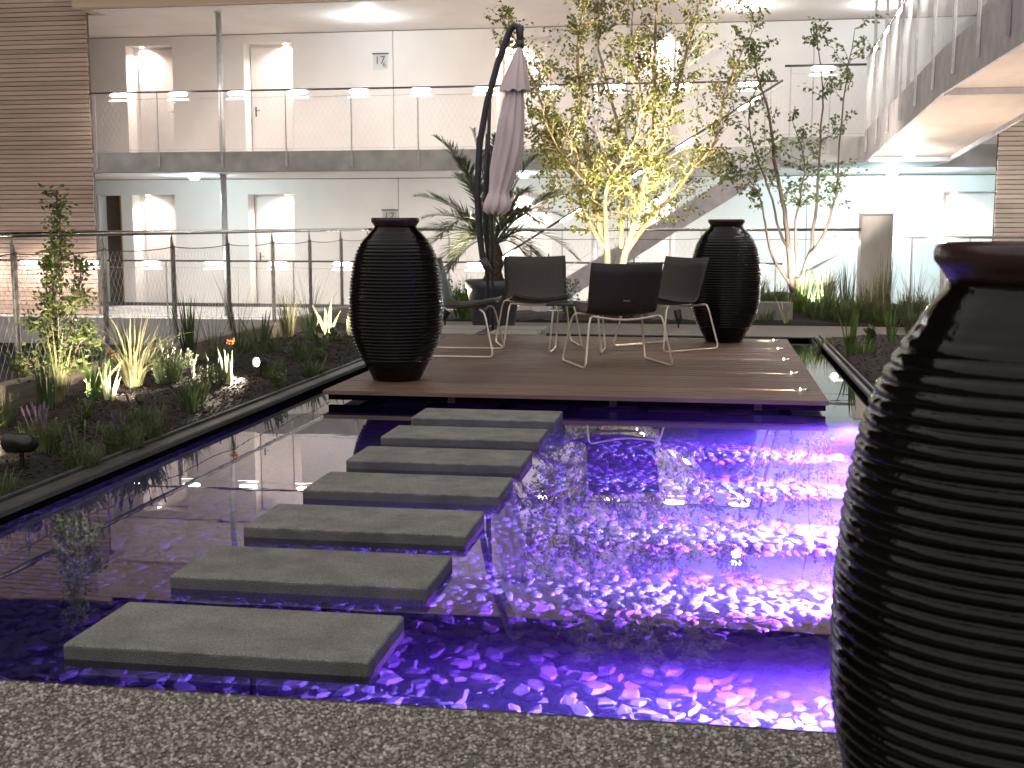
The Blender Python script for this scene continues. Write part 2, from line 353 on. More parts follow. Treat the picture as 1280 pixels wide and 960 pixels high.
# edgings
e = thing('pool_edging', 'thin steel strip along the near gravel edge of the pool', 'edging', (-.9,PY0-.01,0))
MB().box(-3.0, 1.2, PY0-.012, PY0-.008, -.1, .016).build('steel_strip', M['stainless'], e)
e = thing('pool_coping', 'dark metal coping between the planted bed with flowers and the pool', 'coping', (PX0,8,0))
MB().bbox(PX0-.10, PX0-.006, .8, PY1+.06, .0305, .06, .008).build('coping_bar', M['darksteel'], e)
MB().bbox(PX0-.125, PX0-.102, .8, PY1+.06, -.1, .075, .004).build('upstand', M['darksteel'], e)
e = thing('pool_coping', 'dark metal coping of the narrow water strip beside the lit deck', 'coping', (PX1,8,0))
MB().bbox(PX1+.006, PX1+.05, 2.98, PY1+.06, .0305, .055, .008).build('coping_bar', M['darksteel'], e)
MB().bbox(PX1+.062, PX1+.085, 2.98, PY1+.06, -.1, .07, .004).build('upstand', M['darksteel'], e)
e = thing('pool_coping', 'dark coping behind the deck in front of the rear gravel path', 'coping', (-.9,PY1,0))
MB().bbox(PX0-.12, PX1+.1, PY1+.004, PY1+.055, -.1, .045, .006).build('coping_bar', M['darksteel'], e)
# soil beds
def soil(name, x0, x1, y0, y1, nx, ny, zf):
    vs = []; fs = []
    for j in range(ny+1):
        for i in range(nx+1):
            x = x0+(x1-x0)*i/nx; y = y0+(y1-y0)*j/ny
            edge = .09 if i in (0,nx) or j in (0,ny) else 0
            vs.append((x, y, zf(x,y) - edge + .02*noise.noise((x*5,y*5,1)) + .012*noise.noise((x*17,y*17,4))))
    for j in range(ny):
        for i in range(nx):
            a = j*(nx+1)+i; fs.append((a,a+1,a+nx+2,a+nx+1))
    return struct(MB().add(vs, fs).build(name, M['soil'], smooth=True))
def zleft(x, y): 
    t = (x+4.55)/1.55
    return .035 + .09*max(0, math.sin(math.pi*min(1,max(0,t)))) + .03*noise.noise((x*1.5,y*1.2,0))
for x0,x1,y0,y1 in ((-4.56,4.5,15.125,16.95),(-4.56,PX0-.127,.8,13.8),(PX1+.102,4.5,2.97,PY1+.058)): struct(MB().box(x0,x1,y0,y1,-.408,-.01).build('bed_subsoil', M['soil']))
def zright(x, y): return .03 + .05*min(1,(x-1.2)*2)
def zrear(x, y): return .05 + .30*math.exp(-((x-.85)/.95)**2 - ((y-16.5)/.75)**2) + .08*math.exp(-((x+1.2)/1.)**2-((y-16)/.6)**2) + .18*math.exp(-((x-3)/1.2)**2-((y-16.6)/.7)**2)
soil('planting_bed', -4.56, PX0-.125, .8, 13.8, 34, 220, zleft)
soil('planting_bed', -4.56, 4.5, 15.14, 16.9, 150, 36, zrear)
soil('planting_bed', PX1+.1, 4.5, 2.6, PY1+.06, 60, 160, zright)
def chips(x0,x1,y0,y1,zf,n,parent_name):
    x = np.random.uniform(x0,x1,n); y = np.random.uniform(y0,y1,n)
    z = np.array([zf(a,b)+.02*noise.noise((a*5,b*5,1))+.006 for a,b in zip(x,y)])
    s_ = np.random.uniform(.008,.022,n)[:,None]*np.stack([np.ones(n), np.random.uniform(.3,.6,n), np.random.uniform(.15,.3,n)],1)
    scatter(parent_name, M['chip'], oct_v, oct_f, np.stack([x,y,z],1), rots(n,.4), s_, None, {'kind':'stuff','label':'loose dark bark chips covering the planting bed'})
chips(-4.5, PX0-.14, 3.6, 13.7, zleft, 9000, 'bark_mulch')
chips(PX1+.12, 3.6, 8.5, PY1, zright, 3500, 'bark_mulch')
t = thing('bed_curb', 'weathered timber curb behind the flower bed at the mesh fence', 'curb', (-4.62,9,0))
for k in range(9):
    y0 = 2.6+1.6*k; MB().bbox(-4.68, -4.57, y0, y0+1.585, -.24, .20, .012).build('beam', M['timber'], t)
t = thing('planter_curb', 'low grey concrete upstand behind the far glazed jar', 'curb', (.3,15.4,0))
MB().bbox(-.75, 1.02, 15.36, 15.44, -.2, .30, .008).build('concrete_upstand', M['concrete'], t)

# ------------------------------------------------------------ slate stones on the pool bed
def stone_template(seed):
    rd = random.Random(seed); k = rd.choice((5,6,6,7)); vs = []
    ang = sorted(rd.random()*.5 + i for i in range(k)); a = [2*math.pi*t/k for t in ang]; rr = [rd.uniform(.7,1.1) for _ in a]
    for zz, q in ((-.9,.8),(.25,1.0),(1.,.72)):
        for t, r_ in zip(a, rr): vs.append((math.cos(t)*r_*q*(1+rd.uniform(-.08,.08)), math.sin(t)*r_*q*.75, zz*.26*(1+rd.uniform(-.25,.25))))
    fs = []
    for L in (0,1):
        for i in range(k):
            p,q,r_,s_ = L*k+i, L*k+(i+1)%k, (L+1)*k+(i+1)%k, (L+1)*k+i; fs += [(p,q,r_),(p,r_,s_)]
    fs += [(2*k, 2*k+i, 2*k+i+1) for i in range(1,k-1)]
    return vs, fs
temps = [stone_template(s) for s in range(10)]
SLX0, SLX1 = -1.826, -.913
SLY = [3.165 + .706*i for i in range(7)]
def hidden_by_slab(x, y):
    for a in SLY:
        if a+.60 < y < a+1.12 and SLX0*1.18 < x < SLX1*1.2: return True
    return False
near = []
rd = random.Random(5)
while len(near) < 290:
    x, y = rd.uniform(-2.35,.62), 3.58 + 1.15*rd.random()**1.3
    if hidden_by_slab(x,y) or any((x-a)**2+((y-b)*1.0)**2 < .05**2 for a,b in near): continue
    near.append((x,y))
smesh = []
for i,(v,f) in enumerate(temps):
    me = bpy.data.meshes.new('stone'); me.from_pydata(v, [], f); me.materials.append(M['slate']); smesh.append(me)
for x, y in near:
    o = bpy.data.objects.new('stone', rd.choice(smesh)); COL.objects.link(o); o.parent = pool_bed
    s_ = rd.uniform(.040,.060); o.scale = (s_, s_, s_*rd.uniform(.5,.9)); o.location = (x,y,-.275+rd.uniform(0,.014)); o.rotation_euler = (rd.gauss(0,.13), rd.gauss(0,.13), rd.random()*6.28)
def stones(n, x0, x1, y0, y1, z, smin, smax, tilt):
    for i,(v,f) in enumerate(temps[:6]):
        k = n//6; pos = np.stack([np.random.uniform(x0,x1,k), np.random.uniform(y0,y1,k), z+np.random.rand(k)*.022],1)
        s_ = np.random.uniform(smin,smax,k)
        yield v,f,pos,rots(k,tilt),np.stack([s_,s_,s_*np.random.uniform(.7,1.3,k)],1)
def stone_layer(n, *a):
    vs=[];fs=[];o=0
    for v,f,pos,rot,scl in stones(n,*a):
        q = np.einsum('nij,nvj->nvi', rot, np.array(v)[None]*scl[:,None,:])+pos[:,None,:]
        ff = np.array(f)[None]+(np.arange(len(pos))*len(v))[:,None,None]+o
        vs.append(q.reshape(-1,3)); fs.append(ff.reshape(-1,3)); o += len(pos)*len(v)
    v = np.concatenate(vs); f = np.concatenate(fs)
    me = bpy.data.meshes.new('slate_stones'); me.vertices.add(len(v)); me.vertices.foreach_set('co', v.ravel().astype(np.float32))
    me.loops.add(f.size); me.loops.foreach_set('vertex_index', f.ravel().astype(np.int32)); me.polygons.add(len(f)); me.polygons.foreach_set('loop_start', np.arange(0,f.size,3,dtype=np.int32))
    me.materials.append(M['slate']); me.update(calc_edges=True)
    ob = bpy.data.objects.new('slate_stones', me); COL.objects.link(ob); ob.parent = pool_bed; ob['kind'] = 'stuff'
stone_layer(5400, PX0+.03, PX1-.03, 2.99, 4.75, -.318, .034, .052, .12)
stone_layer(12500, PX0+.03, PX1-.03, 4.7, 9.2, -.31, .03, .054, .16)
stone_layer(1500, .7, PX1-.03, 9.2, PY1-.05, -.31, .03, .05, .16)

# ------------------------------------------------------------ stepping slabs
words = ['first grey stepping slab, nearest the front gravel path', 'second stepping slab counted from the front gravel', 'third stepping slab counted from the front gravel', 'middle stepping slab, fourth of the seven in the water',
         'third stepping slab counted back from the wooden deck', 'stepping slab second from the edge of the wooden deck', 'smallest looking stepping slab right in front of the deck edge']
for i, y in enumerate(SLY):
    j = [0,.004,-.006,.003,-.004,-.012,-.008][i]
    t = thing('stepping_slab', words[i], 'stepping stone', ((SLX0+SLX1)/2+j, y+.2, 0), 'stepping slabs across the pool')
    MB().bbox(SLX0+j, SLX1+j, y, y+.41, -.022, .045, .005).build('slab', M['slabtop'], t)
    for x in ((SLX0+SLX1)/2+j,): MB().tube([(x,y+.30,-.327),(x,y+.30,-.0225)], .010, 10).build('support', M['poolbed'], t, True)

# ------------------------------------------------------------ timber deck
DX0, DX1, DY0, DY1 = -2.65, .79, 8.15, 12.58
t = thing('timber_deck', 'dark brown boarded deck over the pool under the chairs', 'deck', ((DX0+DX1)/2, DY0, 0))
pm = None; k = 0; y = DY0; pw = .1385
while y + pw < DY1 + .02:
    if pm is None:
        pm = MB()
        pm.bbox(-1.72, 1.72, 0, pw-.009, 0, .028, .003)
        first = pm.build('plank', M['deck'], t, local=True); o = first
    else:
        o = first.copy(); COL.objects.link(o); o.parent = t
    o.location = (0, y-DY0, .072 + random.uniform(-.0008,.0008)); y += pw; k += 1
MB().box(DX0+.01, DX1-.01, DY0+.10, DY0+.14, .02, .0715).build('edge_joist', M['poolbed'], t)
for x in np.linspace(DX0+.25, DX1-.25, 7): MB().box(x-.03, x+.03, DY0+.145, DY1-.05, .02, .071).build('joist', M['poolbed'], t)
for x in (-1.75, -.63, .34):
    b = MB(); b.box(x-.025,x+.025,DY0+.09,DY0+.097,.022,.068); b.box(x-.025,x+.025,DY0+.06,DY0+.09,.022,.028); b.build('bracket', M['deckdark'], t)
for x in (-2.2,-1.,.3):
    for yy in (10.1,11.2,12.2): MB().box(x-.07,x+.07,yy-.07,yy+.07,-.327,.019).build('pier', M['poolbed'], t)
SPOTY = (12.37, 11.55, 10.62, 9.64, 8.67)
w5 = ['deck spotlight farthest from the pool, beside the far jar', 'second deck spotlight from the far end of the row', 'middle one of the five deck edge spotlights', 'second deck spotlight from the pool side of the row', 'deck spotlight nearest the front edge of the deck']
for yy, lb in zip(SPOTY, w5):
    t = thing('deck_spotlight', lb + ', its beam on the boards', 'spotlight', (.67, yy, .1), 'recessed spotlights along the deck edge')
    MB().lathe([(.03,.0005),(.03,.004),(.024,.012),(.012,.017)], 14, (.67,yy,.1)).build('housing', M['stainless'], t, True)
    MB().box(.638,.6445,yy-.012,yy+.012,.1025,.114).build('lens', M['ledwarm'], t)
    light('SPOT', (.634,yy,.112), 110, (1,.80,.60), t, (-1,0,-.13), .003, 30, 1, 'beam')
# pool lights in the right hand wall under water
POOLY = (3.62, 4.95, 6.02, 7.15, 8.2)
w5 = ['nearest the tall jar', 'second from the tall jar', 'in the middle of the row', 'second from the deck', 'nearest the deck']
for yy, lb in zip(POOLY, w5):
    t = thing('pool_light', 'glowing violet underwater light in the pool wall, ' + lb, 'pool light', (PX1-.01, yy, -.06), 'underwater lights in the pool wall')
    b = MB(); b.tube([(PX1-.002,yy,-.06),(PX1-.03,yy,-.06)], .035, 14); b.build('housing', M['stainless'], t)
    b = MB(); b.tube([(PX1-.0305,yy,-.06),(PX1-.033,yy,-.06)], .026, 14); b.build('lens', M['ledpool'], t)
    MB().box(PX1-.10,PX1-.004,yy-.06,yy+.06,-.03,-.024).build('light_shield', M['stainless'], t)  # unseen shield, added to hold the pool light off chairs and plants
    light('SPOT', (PX1-.04,yy,-.065), 20000, (.23,.06,1.), t, (-1,.0,-.55), .02, 58, .35, 'violet_light')
    light('SPOT', (PX1-.04,yy,-.06), 2600, (.36,.10,1.), t, (-1,0,-.25), .02, 40, .2, 'slab_fill_light')  # extra beam added to brighten the side faces of the slabs
    light('SPOT', (PX1-.04,yy,-.065), 3000, (.9,.06,.75), t, (-1,-.03,-.36), .01, 38, .6, 'magenta_light')
    light('SPOT', (PX1-.04,yy,-.065), 6000, (.06,.8,1.), t, (-1,-.01,-.28), .01, 29, .9, 'cyan_light')

# ------------------------------------------------------------ glazed jars
def jar(name, label, loc, seed, segs=112, Rm=.343, rk=1.0):
    t = thing(name, label, 'jar', loc, 'tall ridged glazed jars')
    key = [(0,.51),(.012,.535),(.07,.64),(.13,.745),(.18,.83),(.23,.90),(.29,.955),(.35,.988),(.44,1.0),(.52,.997),(.60,.975),(.66,.947),(.72,.91),(.80,.825),(.84,.76),(.87,.69),(.90,.59),(.925,.505),(.937,.47),(.948,.457)]
    H = 1.195 if segs < 150 else 1.207
    kz = [k[0] for k in key]; kr = [k[1]*(1+(rk-1)*min(1,max(0,(k[0]-.86)/.07))) for k in key]
    prof = []; isr = []
    for z in np.linspace(0, .11, 8): prof.append((float(np.interp(z,kz,kr))*Rm, z*H)); isr.append(0)
    nr = 37; z0, z1 = .118, .893; h = (z1-z0)/nr
    for i in range(nr):
        for q in range(6):
            u = q/6; z = z0+h*(i+u); amp = .0125*(1 if i < nr-5 else (nr-i)/6)
            prof.append((float(np.interp(z,kz,kr))*Rm + amp*(abs(math.sin(math.pi*u))**.7) - .004, z*H)); isr.append(1)
    for z in np.linspace(.897,.948,6): prof.append((float(np.interp(z,kz,kr))*Rm, z*H)); isr.append(0)
    def wob(i, a):
        z = prof[i][1]
        v = .0045*noise.noise((math.cos(a)*1.6, math.sin(a)*1.6, z*2+seed))
        if isr[i]: v += .0022*noise.noise((math.cos(a)*9, math.sin(a)*9, round(z/ (h*H))*3.1+seed)) + .0012*noise.noise((math.cos(a)*30, math.sin(a)*30, z*30+seed))
        return v
    MB().lathe(prof, segs, loc, wob).build('body', M['glaze'], t, True)
    rim = [(.455,.949),(.465,.956),(.485,.965),(.515,.975),(.522,.985),(.516,.994),(.495,1.0),(.47,.999),(.445,.990),(.43,.97),(.43,.93),(.5,.90)]
    MB().lathe([(r*Rm*rk, z*H) for r,z in rim], 72, loc, lambda i,a: .002*noise.noise((math.cos(a)*2,math.sin(a)*2,i*.3+seed))).build('rim', M['glaze_rim'], t, True)
    return t
jar('glazed_jar', 'dark ridged glazed jar on the front left corner of the deck', (-2.29, 8.83, .1005), 3)
jar('glazed_jar', 'dark ridged glazed jar far back on the deck behind the chairs', (.155, 12.25, .1005), 17)
jar('glazed_jar', 'huge looking dark ridged jar on the gravel close to the viewer', (.556, 2.13, .0125), 29, 160, .326, 1.10)

# ------------------------------------------------------------ rattan chairs and table
def make_chair(label):
    t = thing('rattan_chair', label, 'chair', (0,0,0), 'dark woven chairs on the deck')
    side = [(.30,.455),(.285,.452),(.25,.44),(.12,.415),(-.02,.40),(-.13,.405),(-.19,.43),(-.225,.47),(-.25,.53),(-.285,.63),(-.32,.74),(-.345,.83)]
    nx = 12; vs = []; fs = []; half = []
    for i,(y,z) in enumerate(side):
        w = [.255,.28,.285,.29,.295,.295,.295,.295,.297,.30,.302,.30][i]
        for j in range(nx+1):
            u = 2*j/nx-1; back = min(1, max(0, (i-4)/4))
            vs.append((w*u, y + .055*u*u*back, z + (1-back)*.035*u*u + (.012*u*u if i > 9 else 0)))
    n0 = len(vs); th = .016
    for i,(y,z) in enumerate(side):
        a = Vector((0, *side[min(i+1,len(side)-1)])) - Vector((0, *side[max(i-1,0)])); nrm = Vector((0, a.z, -a.y)).normalized()*th
        for j in range(nx+1):
            p = Vector(vs[i*(nx+1)+j]) + nrm; vs.append(tuple(p))
    m_, q = len(side), nx+1
    for i in range(m_-1):
        for j in range(nx):
            a = i*q+j; fs.append((a,a+1,a+q+1,a+q)); a += n0; fs.append((a,a+q,a+q+1,a+1))
    for i in range(m_-1):
        for j in (0,nx):
            a = i*q+j; fs.append((a,a+q,a+q+n0,a+n0))
    for j in range(nx):
        for i in (0,m_-1):
            a = i*q+j; fs.append((a,a+1,a+1+n0,a+n0))
    sh = MB().add(vs,fs).build('woven_shell', M['wicker'], t, True, True)
    b = MB(); b.box(-.028,.028,-.272,-.265,.53,.545); b.build('badge', M['stainless'], t, local=True)
    for s in (-1,1):
        P = [(.285*s,.17,.412),(.30*s,.205,.39),(.315*s,.225,.34),(.362*s,.29,.05),(.366*s,.285,.018),(.368*s,.26,.009),(.372*s,-.30,.009),(.372*s,-.34,.016),(.366*s,-.355,.05),(.315*s,-.285,.36),(.30*s,-.272,.405),(.278*s,-.262,.415)]
        MB().tube(P, .0085, 8).build('sled_leg', M['chrome'], t, True, True)
    MB().tube([(.278,-.262,.415),(.20,-.268,.402),(.1,-.272,.389),(0,-.274,.384),(-.1,-.272,.389),(-.20,-.268,.402),(-.278,-.262,.415)], .0085, 8).build('rear_rail', M['chrome'], t, True, True)
    MB().tube([(.285,.17,.412),(.15,.17,.398),(-.15,.17,.398),(-.285,.17,.412)], .0085, 8).build('front_rail', M['chrome'], t, True, True)
    return t
chairs = [((-.76,10.12),23,'woven chair with its back turned to the pool, nearest the viewer'),
          ((-.42,11.48),132,'woven chair beside the far glazed jar, facing left'),
          ((-1.60,11.55),196,'woven chair facing the viewer in front of the palm pot'),
          ((-2.14,10.72),-88,'woven chair half hidden behind the near deck jar')]
c0 = make_chair(chairs[0][2])
for i,((x,y),a,lb) in enumerate(chairs):
    c = c0 if i == 0 else copy_tree(c0)
    c.location = (x,y,.1002); c.rotation_euler = (0,0,R(a)); c['label'] = lb
t = thing('low_table', 'low dark table with thin steel legs between the chairs', 'table', (-1.17,11.05,.1))
MB().bbox(-1.43,-.91,10.80,11.30,.525,.545,.004).build('tabletop', M['black'], t)
for s in (-1,1):
    P = [(-1.17+.2*s,10.86,.523),(-1.17+.2*s,10.84,.49),(-1.17+.23*s,10.82,.13),(-1.17+.23*s,10.84,.109),(-1.17+.23*s,11.26,.109),(-1.17+.23*s,11.28,.13),(-1.17+.2*s,11.25,.49),(-1.17+.2*s,11.24,.523)]
    MB().tube(P,.008,6).build('leg', M['chrome'], t, True)
t = thing('plant_glass', 'clear glass holding a small dark herb on the low table', 'glass', (-1.22,10.98,.545))
MB().lathe([(.032,0),(.042,.10),(.046,.125),(.044,.125),(.030,.005)],20,(-1.22,10.98,.5455)).build('glass_wall', M['glass'], t, True)
b = MB(); rd = random.Random(2)
for i in range(150):
    a = rd.random()*6.28; r_ = .075*rd.random()**.6; p = Vector((-1.22+r_*math.cos(a), 10.98+r_*math.sin(a), .62+.13*rd.random())); d = Vector((math.cos(a)*.6,math.sin(a)*.6,rd.uniform(.2,1))).normalized()
    b.leaf(p, d, Vector((0,0,1)), .025, .014)
b.build('herb', M['grass'], t)
t = thing('bowl', 'small white bowl beside the glass on the low table', 'bowl', (-1.03,10.95,.545))
MB().lathe([(.02,0),(.03,.004),(.05,.03),(.052,.036),(.048,.036),(.028,.01)],20,(-1.03,10.95,.5455)).build('bowl_wall', M['ceramic'], t, True)

# ------------------------------------------------------------ parasol
t = thing('cantilever_parasol', 'closed mauve cantilever parasol with a bent dark arm', 'parasol', (-2.36,13.1,.05))
b = MB(); b.box(-2.95,-1.77,13.07,13.13,.031,.07); b.box(-2.39,-2.33,12.55,13.65,.072,.11); b.build('base_cross', M['pole'], t)
for x,y,x1 in ((-2.95,12.58,-2.42),(-2.30,12.58,-1.77),(-2.95,13.15,-2.42),(-2.30,13.15,-1.77)):
    MB().bbox(x,x1,y,y+.47,.032,.112,.006).build('ballast_tile', M['pave'], t)
b = MB(); b.tube([(-2.375,13.1,.07),(-2.375,13.1,1.6),(-2.345,13.1,2.62)], .02, 8); b.build('mast', M['pole'], t, True)
b = MB(); b.tube([(-2.32,13.1,.07),(-2.32,13.1,1.5),(-2.33,13.08,2.0)], .015, 8); b.build('mast', M['pole'], t, True)
arm = [(-2.37,13.06,.80),(-2.42,13.05,.89),(-2.45,13.04,1.16),(-2.47,13.02,1.59),(-2.44,13.01,2.09),(-2.36,13.0,2.51),(-2.24,12.99,2.92),(-2.11,12.98,3.25),(-2.06,12.96,3.30),(-2.0,12.95,3.27),(-1.99,12.92,3.08)]
MB().tube(arm, [.03,.034,.036,.036,.036,.036,.036,.038,.04,.045,.03], 10).build('curved_arm', M['pole'], t, True)
MB().tube([(-2.36,13.06,.86),(-2.40,13.05,1.2),(-2.39,13.04,1.7),(-2.36,13.03,2.2)], .018, 8).build('strut', M['pole'], t, True)
b = MB(); b.tube([(-2.41,13.0,.88),(-2.33,13.0,.74)], [.05,.035], 10); b.build('crank_box', M['pole'], t, True)
def canopy(name, rings, folds, dep, m):
    ns = 96; vs = []
    for i,(x,y,z,r_) in enumerate(rings):
        for j in range(ns):
            a = 2*math.pi*j/ns; q = r_*(1 + dep*math.cos(folds*a + 1.1*math.sin(z*2)) + dep*.6*noise.noise((math.cos(a)*3, math.sin(a)*3, z*1.4)))
            vs.append((x+q*math.cos(a), y+q*math.sin(a), z + (.012*math.cos(folds*a) if i == len(rings)-1 else 0)))
    fs = [(i*ns+j, i*ns+(j+1)%ns, (i+1)*ns+(j+1)%ns, (i+1)*ns+j) for i in range(len(rings)-1) for j in range(ns)]
    MB().add(vs,fs).build(name, m, t, True)
canopy('canopy', [(-2.03,12.88,2.85,0.042),(-2.04,12.88,2.68,0.071),(-2.055,12.87,2.5,0.105),(-2.08,12.85,2.25,0.130),(-2.115,12.84,2.0,0.139),(-2.15,12.83,1.82,0.130),(-2.18,12.82,1.66,0.105),(-2.20,12.81,1.58,0.092),(-2.205,12.81,1.54,0.105),(-2.21,12.80,1.46,0.130),(-2.225,12.8,1.39,0.126),(-2.23,12.8,1.36,0.101)], 9, .16, M['cloth'])
canopy('vent_flap', [(-1.995,12.91,3.08,.022),(-2.0,12.90,3.02,.04),(-2.01,12.89,2.9,.075),(-2.03,12.88,2.72,.125),(-2.037,12.88,2.62,.15)], 8, .12, M['cloth'])
b = MB(); b.tube([(-1.99,12.92,3.06),(-1.99,12.92,3.14)], .04, 10); b.build('hub', M['pole'], t, True)

# ------------------------------------------------------------ palm in a pot
t = thing('potted_palm', 'date palm with spiky arching fronds in a big dark pot', 'palm', (-2.52,14.3,.031))
MB().lathe([(.235,0),(.25,.02),(.31,.46),(.335,.47),(.34,.56),(.325,.565),(.30,.52),(.25,.48)],40,(-2.52,14.3,.031)).build('pot', M['pot'], t, True)
MB().lathe([(.30,0),(.10,.03)],24,(-2.52,14.3,.53)).build('potting_soil', M['soil'], t)
rd = random.Random(4)
trunk = [(.07,.53),(.11,.60),(.09,.70),(.115,.78),(.09,.90),(.05,1.04)]
MB().lathe(trunk,18,(-2.52,14.3,0), lambda i,a: .02*math.sin(7*a+i*2)).build('trunk', M['fibre'], t, True)
fr = [(-.92,.60,.0,.25),(-.70,1.28,.1,.35),(-.96,.12,-.3,.35),(-.82,-.52,-.35,.62),(1.10,.62,.2,.4),(.50,1.05,.1,.3),(.95,-.12,.25,.5),(-.25,1.35,.0,.2),(.15,1.25,-.4,.3),(-.55,.85,.6,.35),(.62,.30,-.6,.45),(-.45,.15,-.8,.5),(.75,-.45,-.15,.62),(-.6,-.25,.5,.6),(.35,.65,.75,.4),(-.62,-.62,-.55,.6),(-.9,.35,.3,.3),(.85,.35,-.2,.4),(-.35,1.0,-.4,.25),(.3,1.2,.3,.25),(-1.0,-.12,.1,.45),(.6,-.6,.4,.6)]
for dx,dz,dy,arc in fr:
    p0 = Vector((-2.52,14.3,.98)); p2 = p0+Vector((dx,dy,dz)); p1 = (p0+p2)/2 + Vector((0,0,arc)) + Vector((-dx*.1,0,0))
    pts = [p0*(1-u)**2 + p1*2*u*(1-u) + p2*u*u for u in [i/22 for i in range(23)]]
    b = MB(); b.tube(pts, [.012*(1-i/26) for i in range(23)], 5)
    fb = b.build('frond', M['palm'], t)
    lf = MB()
    for i in range(3,23):
        for q in (0,.34,.67):
            if i == 22 and q: continue
            p = pts[i] + (pts[min(i+1,22)]-pts[i])*q; d = (pts[min(i+1,22)]-pts[i-1]).normalized()
            sd = d.cross(Vector((0,0,1)));  sd = sd.normalized() if sd.length > .05 else Vector((0,1,0)); up = sd.cross(d).normalized(); L = .28*math.sin(math.pi*(.15+.80*i/22))**.6
            for s in (-1,1):
                dd = (d*.75 + sd*s*.55 + up*rd.uniform(.15,.55) + Vector((rd.gauss(0,.07),rd.gauss(0,.07),rd.gauss(0,.07)-.12))).normalized()
                e = p+dd*L; w = .0105; n2 = dd.cross(up).normalized()*w
                lf.add([p, p+dd*L*.4+n2, e+Vector((0,0,-.03)), p+dd*L*.4-n2], [(0,1,2,3)])
    lf.build('leaflets', M['palm'], fb)

# ------------------------------------------------------------ trees
def rv(rd, s=1): return Vector((rd.gauss(0,s), rd.gauss(0,s), rd.gauss(0,s)))
def tree(name, label, cat, base, stems, r0, barkm, leafm, seed, ntw, leaf_len, zmin, dens, twl=.45, droop=.25, group=None):
    rd = random.Random(seed); t = thing(name, label, cat, base, group)
    wood = MB(); tw = MB(); cr = MB()
    for si, st in enumerate(stems):
        P = [Vector(p) for p in st]
        # smooth by subdividing with Catmull-Rom
        Q = []
        for i in range(len(P)-1):
            a,b_,c,d = P[max(i-1,0)],P[i],P[i+1],P[min(i+2,len(P)-1)]
            for u in (0,.34,.67): Q.append(.5*((2*b_)+(c-a)*u+(2*a-5*b_+4*c-d)*u*u+(3*b_-a-3*c+d)*u**3) + rv(rd,.006))
        Q.append(P[-1]); n_ = len(Q)
        rr = r0[si] if isinstance(r0,list) else r0
        wood.tube(Q, [max(.004, rr*(1-i/(n_-1))**.8+.003) for i in range(n_)], 7)
        tot = sum((Q[i+1]-Q[i]).length for i in range(n_-1))
        for k in range(int(ntw*tot)):
            u = rd.random()**.9*(n_-1); i = min(int(u),n_-2); p = Q[i].lerp(Q[i+1], u-i)
            if p.z < zmin: continue
            d = (Q[i+1]-Q[i]).normalized(); o = rv(rd).normalized(); o = (o - d*o.dot(d)).normalized()
            L = twl*rd.uniform(.35,1.15)*(1.15-.5*u/(n_-1)); dir_ = (o*.9+d*.55+Vector((0,0,.25))).normalized()
            tp = [p]
            for q in range(4): tp.append(tp[-1] + (dir_+rv(rd,.22)+Vector((0,0,-droop*q*.3))).normalized()*L/4)
            tw.tube(tp, [.006,.005,.004,.003,.002], 3, False)
            nl = int(dens*rd.uniform(.3,1.4))
            for q in range(nl):
                v = rd.random()**.7*4; j = min(int(v),3); c = tp[j].lerp(tp[j+1], v-j) + rv(rd,.028)
                dd = (rv(rd).normalized() + Vector((0,0,-.55)) + (tp[4]-tp[3]).normalized()*.5).normalized()
                cr.leaf(c, dd, rv(rd).normalized(), leaf_len*rd.uniform(.6,1.25), leaf_len*rd.uniform(.45,.7))
    tr = wood.build('trunk', barkm, t, True); tw.build('twigs', barkm, tr, props={'kind':'stuff'}); cr.build('crown', leafm, t)
    return t
TREE_A = [
 [(-1.32,15.9,.02),(-1.3,15.92,.74),(-1.39,15.95,1.15),(-1.5,15.98,1.66),(-1.61,16.0,2.27),(-1.69,16.02,2.88),(-1.73,16.05,3.49),(-1.65,16.08,4.04),(-1.61,16.1,4.58)],
 [(-1.14,15.9,.02),(-1.11,15.86,.74),(-.99,15.82,1.15),(-.89,15.79,1.65),(-.77,15.75,2.05),(-.72,15.71,2.74),(-.73,15.68,3.41),(-.7,15.64,3.98),(-.68,15.6,4.54)],
 [(-1.09,15.9,.84),(-.79,15.97,1.3),(-.49,16.04,1.61),(-.28,16.11,1.91),(.05,16.19,2.32),(.14,16.26,2.88),(.33,16.33,3.38),(.52,16.4,3.78)],
 [(-1.34,15.9,.94),(-1.53,15.95,1.25),(-1.78,16.0,1.87),(-2.05,16.05,2.48),(-2.29,16.1,3.0),(-2.49,16.15,3.52),(-2.76,16.2,3.94)],
 [(-1.26,15.9,.4),(-1.33,15.81,1.35),(-1.29,15.73,1.75),(-1.14,15.64,2.0),(-.94,15.56,2.34),(-.89,15.47,2.91),(-.99,15.39,3.48),(-.95,15.3,4.12)],
 [(-1.13,15.9,.94),(-1.12,16.02,1.56),(-1.14,16.14,2.28),(-1.35,16.26,3.0),(-1.52,16.38,3.73),(-1.38,16.5,4.46)],
 [(-.92,15.85,1.45),(-.56,15.96,2.56),(-.42,16.02,3.06),(-.31,16.08,3.56),(-.19,16.14,4.06),(-.05,16.2,4.55)],
 [(-1.46,15.95,1.51),(-1.71,15.8,2.16),(-1.91,15.7,2.41),(-1.99,15.6,2.05),(-1.83,15.5,1.7)],
 [(-1.49,15.95,1.66),(-1.7,15.72,1.91),(-1.92,15.55,2.2),(-2.07,15.38,2.63),(-1.95,15.2,3.09)],
 [(-.28,16.11,1.91),(-.1,16.1,2.1),(.1,16.0,2.2),(.22,15.95,2.05)]]
